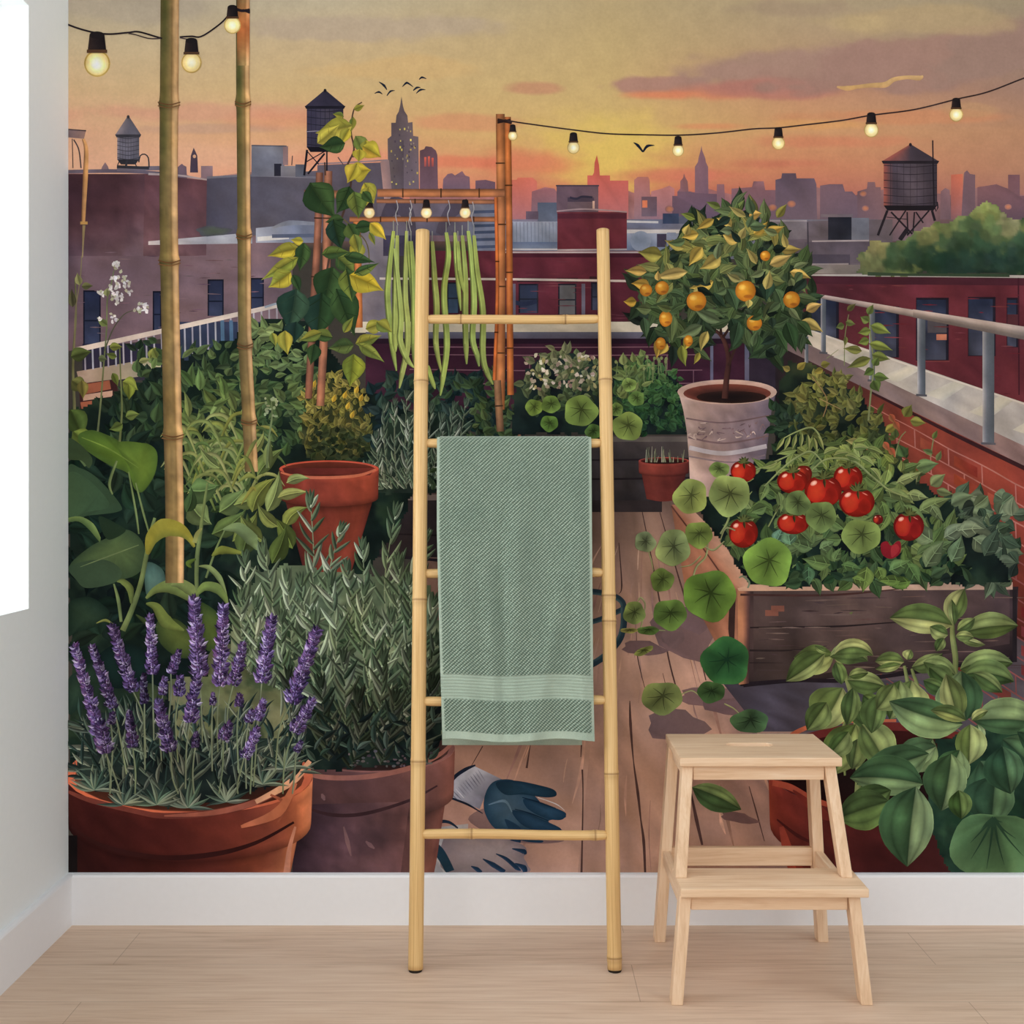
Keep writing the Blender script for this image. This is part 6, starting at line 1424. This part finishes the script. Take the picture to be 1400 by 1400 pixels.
Dn = np.meshgrid(uu, down)[1]; Fr = np.meshgrid(uu, front)[1]; Bk = V
# picture columns of the two edges down the front
edge_rows = np.array([0.0, 0.3, 0.79, 1.0])
exL = np.interp(Dn, edge_rows, (597.5, 597.5, 602.5, 605.5)); exR = np.interp(Dn, edge_rows, (808.5, 809, 810.5, 812.5))
yy = np.interp(V, dist, TY)
sL = S * (1 + yy / D)
X0 = (exL - VX) * sL; X1 = (exR - VX) * sL
bx0 = (604 - VX) * S * (1 + ty / D); bx1 = (796 - VX) * S * (1 + ty / D)
bmix = np.clip(1 - (V / bl), 0, 1)
X0 = X0 * (1 - bmix) + bx0 * bmix; X1 = X1 * (1 - bmix) + bx1 * bmix
X = X0 + (X1 - X0) * U
# folds
def ridge(c, wd, tilt, p=0.0):
    return np.exp(-((U - c - tilt * (Dn - .5)) / wd) ** 2) * np.clip((Dn - p) * 3.0, 0, 1)
fold = (0.013 * ridge(.50, .07, -.06) + 0.009 * ridge(.16, .06, .05, .1) + 0.012 * ridge(.80, .06, -.40, .35) + 0.011 * ridge(.92, .06, .04, .05)
        + 0.008 * ridge(.32, .05, .10, .3) + 0.007 * ridge(.64, .045, -.16, .45) - 0.005 * ridge(.41, .04, -.02, .2) + np.sin(U * 23.0 + 2.0 - 1.5 * Dn) * 0.0015 * np.clip(Dn * 2, 0, 1))
fold = (fold + 0.009) * np.clip(Dn * 2.2, 0, 1) ** 0.8 * np.where(V > bl, 1, 0)
# weave: slanted rows of little loops; the border band and hem are flat woven
pu = (X - X0.mean()) / cell; pv = V / cell
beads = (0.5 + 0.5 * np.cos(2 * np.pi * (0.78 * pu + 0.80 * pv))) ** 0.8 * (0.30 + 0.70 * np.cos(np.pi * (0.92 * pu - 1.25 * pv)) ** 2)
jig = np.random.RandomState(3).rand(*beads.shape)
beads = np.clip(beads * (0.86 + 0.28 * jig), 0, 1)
h = beads * 0.0044
bandA, bandB = 0.092, 0.150
def sm(x, a, b): return np.clip((x - a) / (b - a), 0, 1)
inband = sm(Fr, bandA - 0.002, bandA + 0.002) * (1 - sm(Fr, bandB - 0.002, bandB + 0.002))
hem = 1 - sm(Fr, 0.017, 0.019)
hemb = 1 - sm(Bk, 0.017, 0.019)
ribs = (0.5 + 0.5 * np.cos(2 * np.pi * Fr / 0.0072)) * 0.0010
sel = 1 - sm(np.minimum(U, 1 - U) * TW, 0.005, 0.008)     # selvedge
disp = h * (1 - inband) * (1 - hem) * (1 - hemb) * (1 - sel) + (ribs + 0.0004) * inband + 0.0022 * np.maximum(hem, hemb) * (1 - inband) + 0.0014 * sel * (1 - inband)
off = fold + disp
flat = np.clip(inband + hem + hemb + sel, 0, 1)
pile_shade = np.clip((beads - .10) * 2.0, 0, 1) * (1 - flat) + flat * (.70 + .25 * np.maximum(hem, 1 - ribs / .001 * inband))  # low between loops: shade in the pits put into the colour
NYg = np.meshgrid(uu, NY)[1]; NZg = np.meshgrid(uu, NZ)[1]
ln = np.sqrt(NYg ** 2 + NZg ** 2); NYg /= ln; NZg /= ln
sgn = -1.0 if NYg[-5, 5] > 0 else 1.0
Yg = yy + sgn * NYg * off; Zg = np.interp(V, dist, TZ) + sgn * NZg * off
Zg += np.where(V > bl, 0.004 * np.sin(U * 9 + 1.0) * Dn ** 2, 0)
towel = new_obj('bath_towel', None)
towel.location = (0.0, ty, tz)
tag(towel, 'sage green textured bath towel draped over the second rung of the bamboo ladder', 'towel')
def towel_part(name, r0, r1):
    n = r1 - r0
    co = np.stack([X[r0:r1], Yg[r0:r1] - ty, Zg[r0:r1] - tz], -1).reshape(-1, 3)
    back = co.copy().reshape(n, nu, 3)
    nyb = (sgn * NYg[r0:r1]); nzb = (sgn * NZg[r0:r1])
    back[..., 1] -= nyb * (TOWT + disp[r0:r1]) * 0.55; back[..., 2] -= nzb * (TOWT + disp[r0:r1]) * 0.55
    allv = np.concatenate([co, back.reshape(-1, 3)])
    me = bpy.data.meshes.new(name)
    ii = np.arange(n - 1)[:, None] * nu + np.arange(nu - 1)[None, :]
    q = np.stack([ii, ii + 1, ii + nu + 1, ii + nu], -1).reshape(-1, 4)
    m = n * nu
    qb = q[:, ::-1] + m
    rim = []
    loop = [i for i in range(nu)] + [i * nu + nu - 1 for i in range(1, n)] + [(n-1) * nu + i for i in range(nu - 2, -1, -1)] + [i * nu for i in range(n - 2, 0, -1)]
    for i in range(len(loop)):
        a, b = loop[i], loop[(i+1) % len(loop)]
        rim.append((b, a, a + m, b + m))
    F = np.concatenate([q, qb, np.array(rim)])
    me.from_pydata(allv.tolist(), [], F.tolist())
    at = me.attributes.new('pile_shade', 'FLOAT', 'POINT')
    pl = pile_shade[r0:r1].ravel(); at.data.foreach_set('value', np.concatenate([pl, pl]).astype(np.float32))
    me.materials.append(M_TOWEL)
    me.polygons.foreach_set('use_smooth', [True] * len(me.polygons))
    return new_obj(name, me, towel)
rA = int(np.argmax(front < bandB)); rB = int(np.argmax(front < bandA)); rH = int(np.argmax(front < 0.018)); rHb = int(np.argmax(vv > 0.018))
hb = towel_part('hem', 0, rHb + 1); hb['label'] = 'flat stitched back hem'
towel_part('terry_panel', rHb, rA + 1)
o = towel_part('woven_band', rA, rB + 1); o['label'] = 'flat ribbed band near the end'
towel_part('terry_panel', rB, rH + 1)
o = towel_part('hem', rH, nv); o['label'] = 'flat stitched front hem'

# ------------------------------------------------------------------ step stool
stool = new_obj('step_stool', None)
SLOC = Vector((0.545, -0.29, 0)); stool.location = SLOC
tag(stool, 'light birch two-step stool with a hand slot, standing right of the ladder', 'step stool')
def sloc(o, bv=0.002): o.location = -SLOC; bevel(o, bv); return o
def bar(name, p0, p1, wx, wy, mat, cut=True, parent=None):
    """a square-section leg from p0 (bottom centre) to p1 (top centre) with level ends"""
    bm = bmesh.new(); rows = []
    for p in (p0, p1):
        rows.append([bm.verts.new((p[0] + sx * wx / 2, p[1] + sy * wy / 2, p[2])) for sx, sy in ((-1,-1),(1,-1),(1,1),(-1,1))])
    for i in range(4): bm.faces.new((rows[0][i], rows[0][(i+1) % 4], rows[1][(i+1) % 4], rows[1][i]))
    bm.faces.new(rows[0]); bm.faces.new(rows[1])
    return sloc(bm_obj(name, bm, mat, parent or stool))
def slot_board(name, x0, x1, y0, y1, z0, z1, sx0, sx1, sy, sr):
    bm = bmesh.new(); N = 64
    out, inn = [], []
    cx, cy = (x0 + x1) / 2, (y0 + y1) / 2
    scx = (sx0 + sx1) / 2
    for i in range(N):
        th = 2 * math.pi * (i + 0.5) / N
        c, s_ = math.cos(th), math.sin(th)
        k = min((x1 - x0) / 2 / max(abs(c), 1e-6), (y1 - y0) / 2 / max(abs(s_), 1e-6))
        out.append((cx + c * k, cy + s_ * k))
        hw = (sx1 - sx0) / 2 - sr
        # stadium by walking its perimeter
        per = 4 * hw + 2 * math.pi * sr; q = ((i + 0.5) / N) * per
        segs = [math.pi * sr / 2, 2 * hw, math.pi * sr, 2 * hw, math.pi * sr / 2]
        if q < segs[0]: a = q / sr; p = (hw + sr * math.cos(a), sr * math.sin(a))
        elif q < sum(segs[:2]): p = (hw - (q - segs[0]), sr)
        elif q < sum(segs[:3]): a = math.pi / 2 + (q - sum(segs[:2])) / sr; p = (-hw + sr * math.cos(a), sr * math.sin(a))
        elif q < sum(segs[:4]): p = (-hw + (q - sum(segs[:3])), -sr)
        else: a = -math.pi / 2 + (q - sum(segs[:4])) / sr; p = (hw + sr * math.cos(a), sr * math.sin(a))
        inn.append((scx + p[0], sy + p[1]))
    # exact corners
    for cxn, cyn in ((x0,y0),(x1,y0),(x1,y1),(x0,y1)):
        j = min(range(N), key=lambda i: (out[i][0]-cxn)**2 + (out[i][1]-cyn)**2)
        out[j] = (cxn, cyn)
    ot = [bm.verts.new((x, y, z1)) for x, y in out]; ob = [bm.verts.new((x, y, z0)) for x, y in out]
    it = [bm.verts.new((x, y, z1)) for x, y in inn]; ib = [bm.verts.new((x, y, z0)) for x, y in inn]
    for i in range(N):
        j = (i + 1) % N
        bm.faces.new((ot[i], ot[j], it[j], it[i])); bm.faces.new((ob[i], ib[i], ib[j], ob[j]))
        bm.faces.new((ot[i], ob[i], ob[j], ot[j])); bm.faces.new((it[i], it[j], ib[j], ib[i]))
    o = bm_obj(name, bm, M_WOODX, stool)
    return sloc(o, 0.0022)
slot_board('top_step', 0.366, 0.727, -0.364, -0.104, 0.480, 0.500, 0.492, 0.602, -0.225, 0.019)
bm = bmesh.new(); add_box(bm, 0.352, 0.754, -0.476, -0.333, 0.226, 0.245)
sloc(bm_obj('lower_step', bm, M_WOODX, stool), 0.0025)
# legs
bar('back_leg', (0.3495, -0.112, 0), (0.380, -0.140, 0.480), 0.026, 0.036, M_WOODZ)
bar('back_leg', (0.7450, -0.112, 0), (0.713, -0.140, 0.480), 0.026, 0.036, M_WOODZ)
bar('upper_front_leg', (0.363, -0.385, 0.245), (0.3855, -0.330, 0.480), 0.025, 0.036, M_WOODZ)
bar('upper_front_leg', (0.7275, -0.385, 0.245), (0.704, -0.330, 0.480), 0.025, 0.036, M_WOODZ)
bar('lower_front_leg', (0.3435, -0.466, 0), (0.3655, -0.440, 0.226), 0.025, 0.036, M_WOODZ)
bar('lower_front_leg', (0.7475, -0.466, 0), (0.7270, -0.440, 0.226), 0.025, 0.036, M_WOODZ)
# rails
def box_part(name, *a, mat=None):
    bm = bmesh.new(); add_box(bm, *a); return sloc(bm_obj(name, bm, mat or M_WOODX, stool), 0.0015)
box_part('top_apron', 0.398, 0.692, -0.345, -0.327, 0.446, 0.480)
box_part('top_apron', 0.392, 0.701, -0.150, -0.132, 0.446, 0.480)
box_part('front_apron', 0.3775, 0.7145, -0.452, -0.434, 0.192, 0.226)
box_part('back_rail', 0.3765, 0.7180, -0.131, -0.115, 0.186, 0.230)
def side_rail(xb, xf):
    bm = bmesh.new()
    pts = [(xb, -0.140, 0.192), (xb, -0.140, 0.226), (xf, -0.424, 0.226), (xf, -0.424, 0.192)]
    a = [bm.verts.new((x - 0.009, y, z)) for x, y, z in pts]; b = [bm.verts.new((x + 0.009, y, z)) for x, y, z in pts]
    bm.faces.new(a); bm.faces.new(b)
    for i in range(4): bm.faces.new((a[i], a[(i+1) % 4], b[(i+1) % 4], b[i]))
    return sloc(bm_obj('side_rail', bm, M_WOODY, stool), 0.0015)
side_rail(0.364, 0.364); side_rail(0.731, 0.7285)
def side_rail_top(x):
    return box_part('top_side_rail', x - 0.008, x + 0.008, -0.314, -0.157, 0.450, 0.480, mat=M_WOODY)
side_rail_top(0.384); side_rail_top(0.7065)
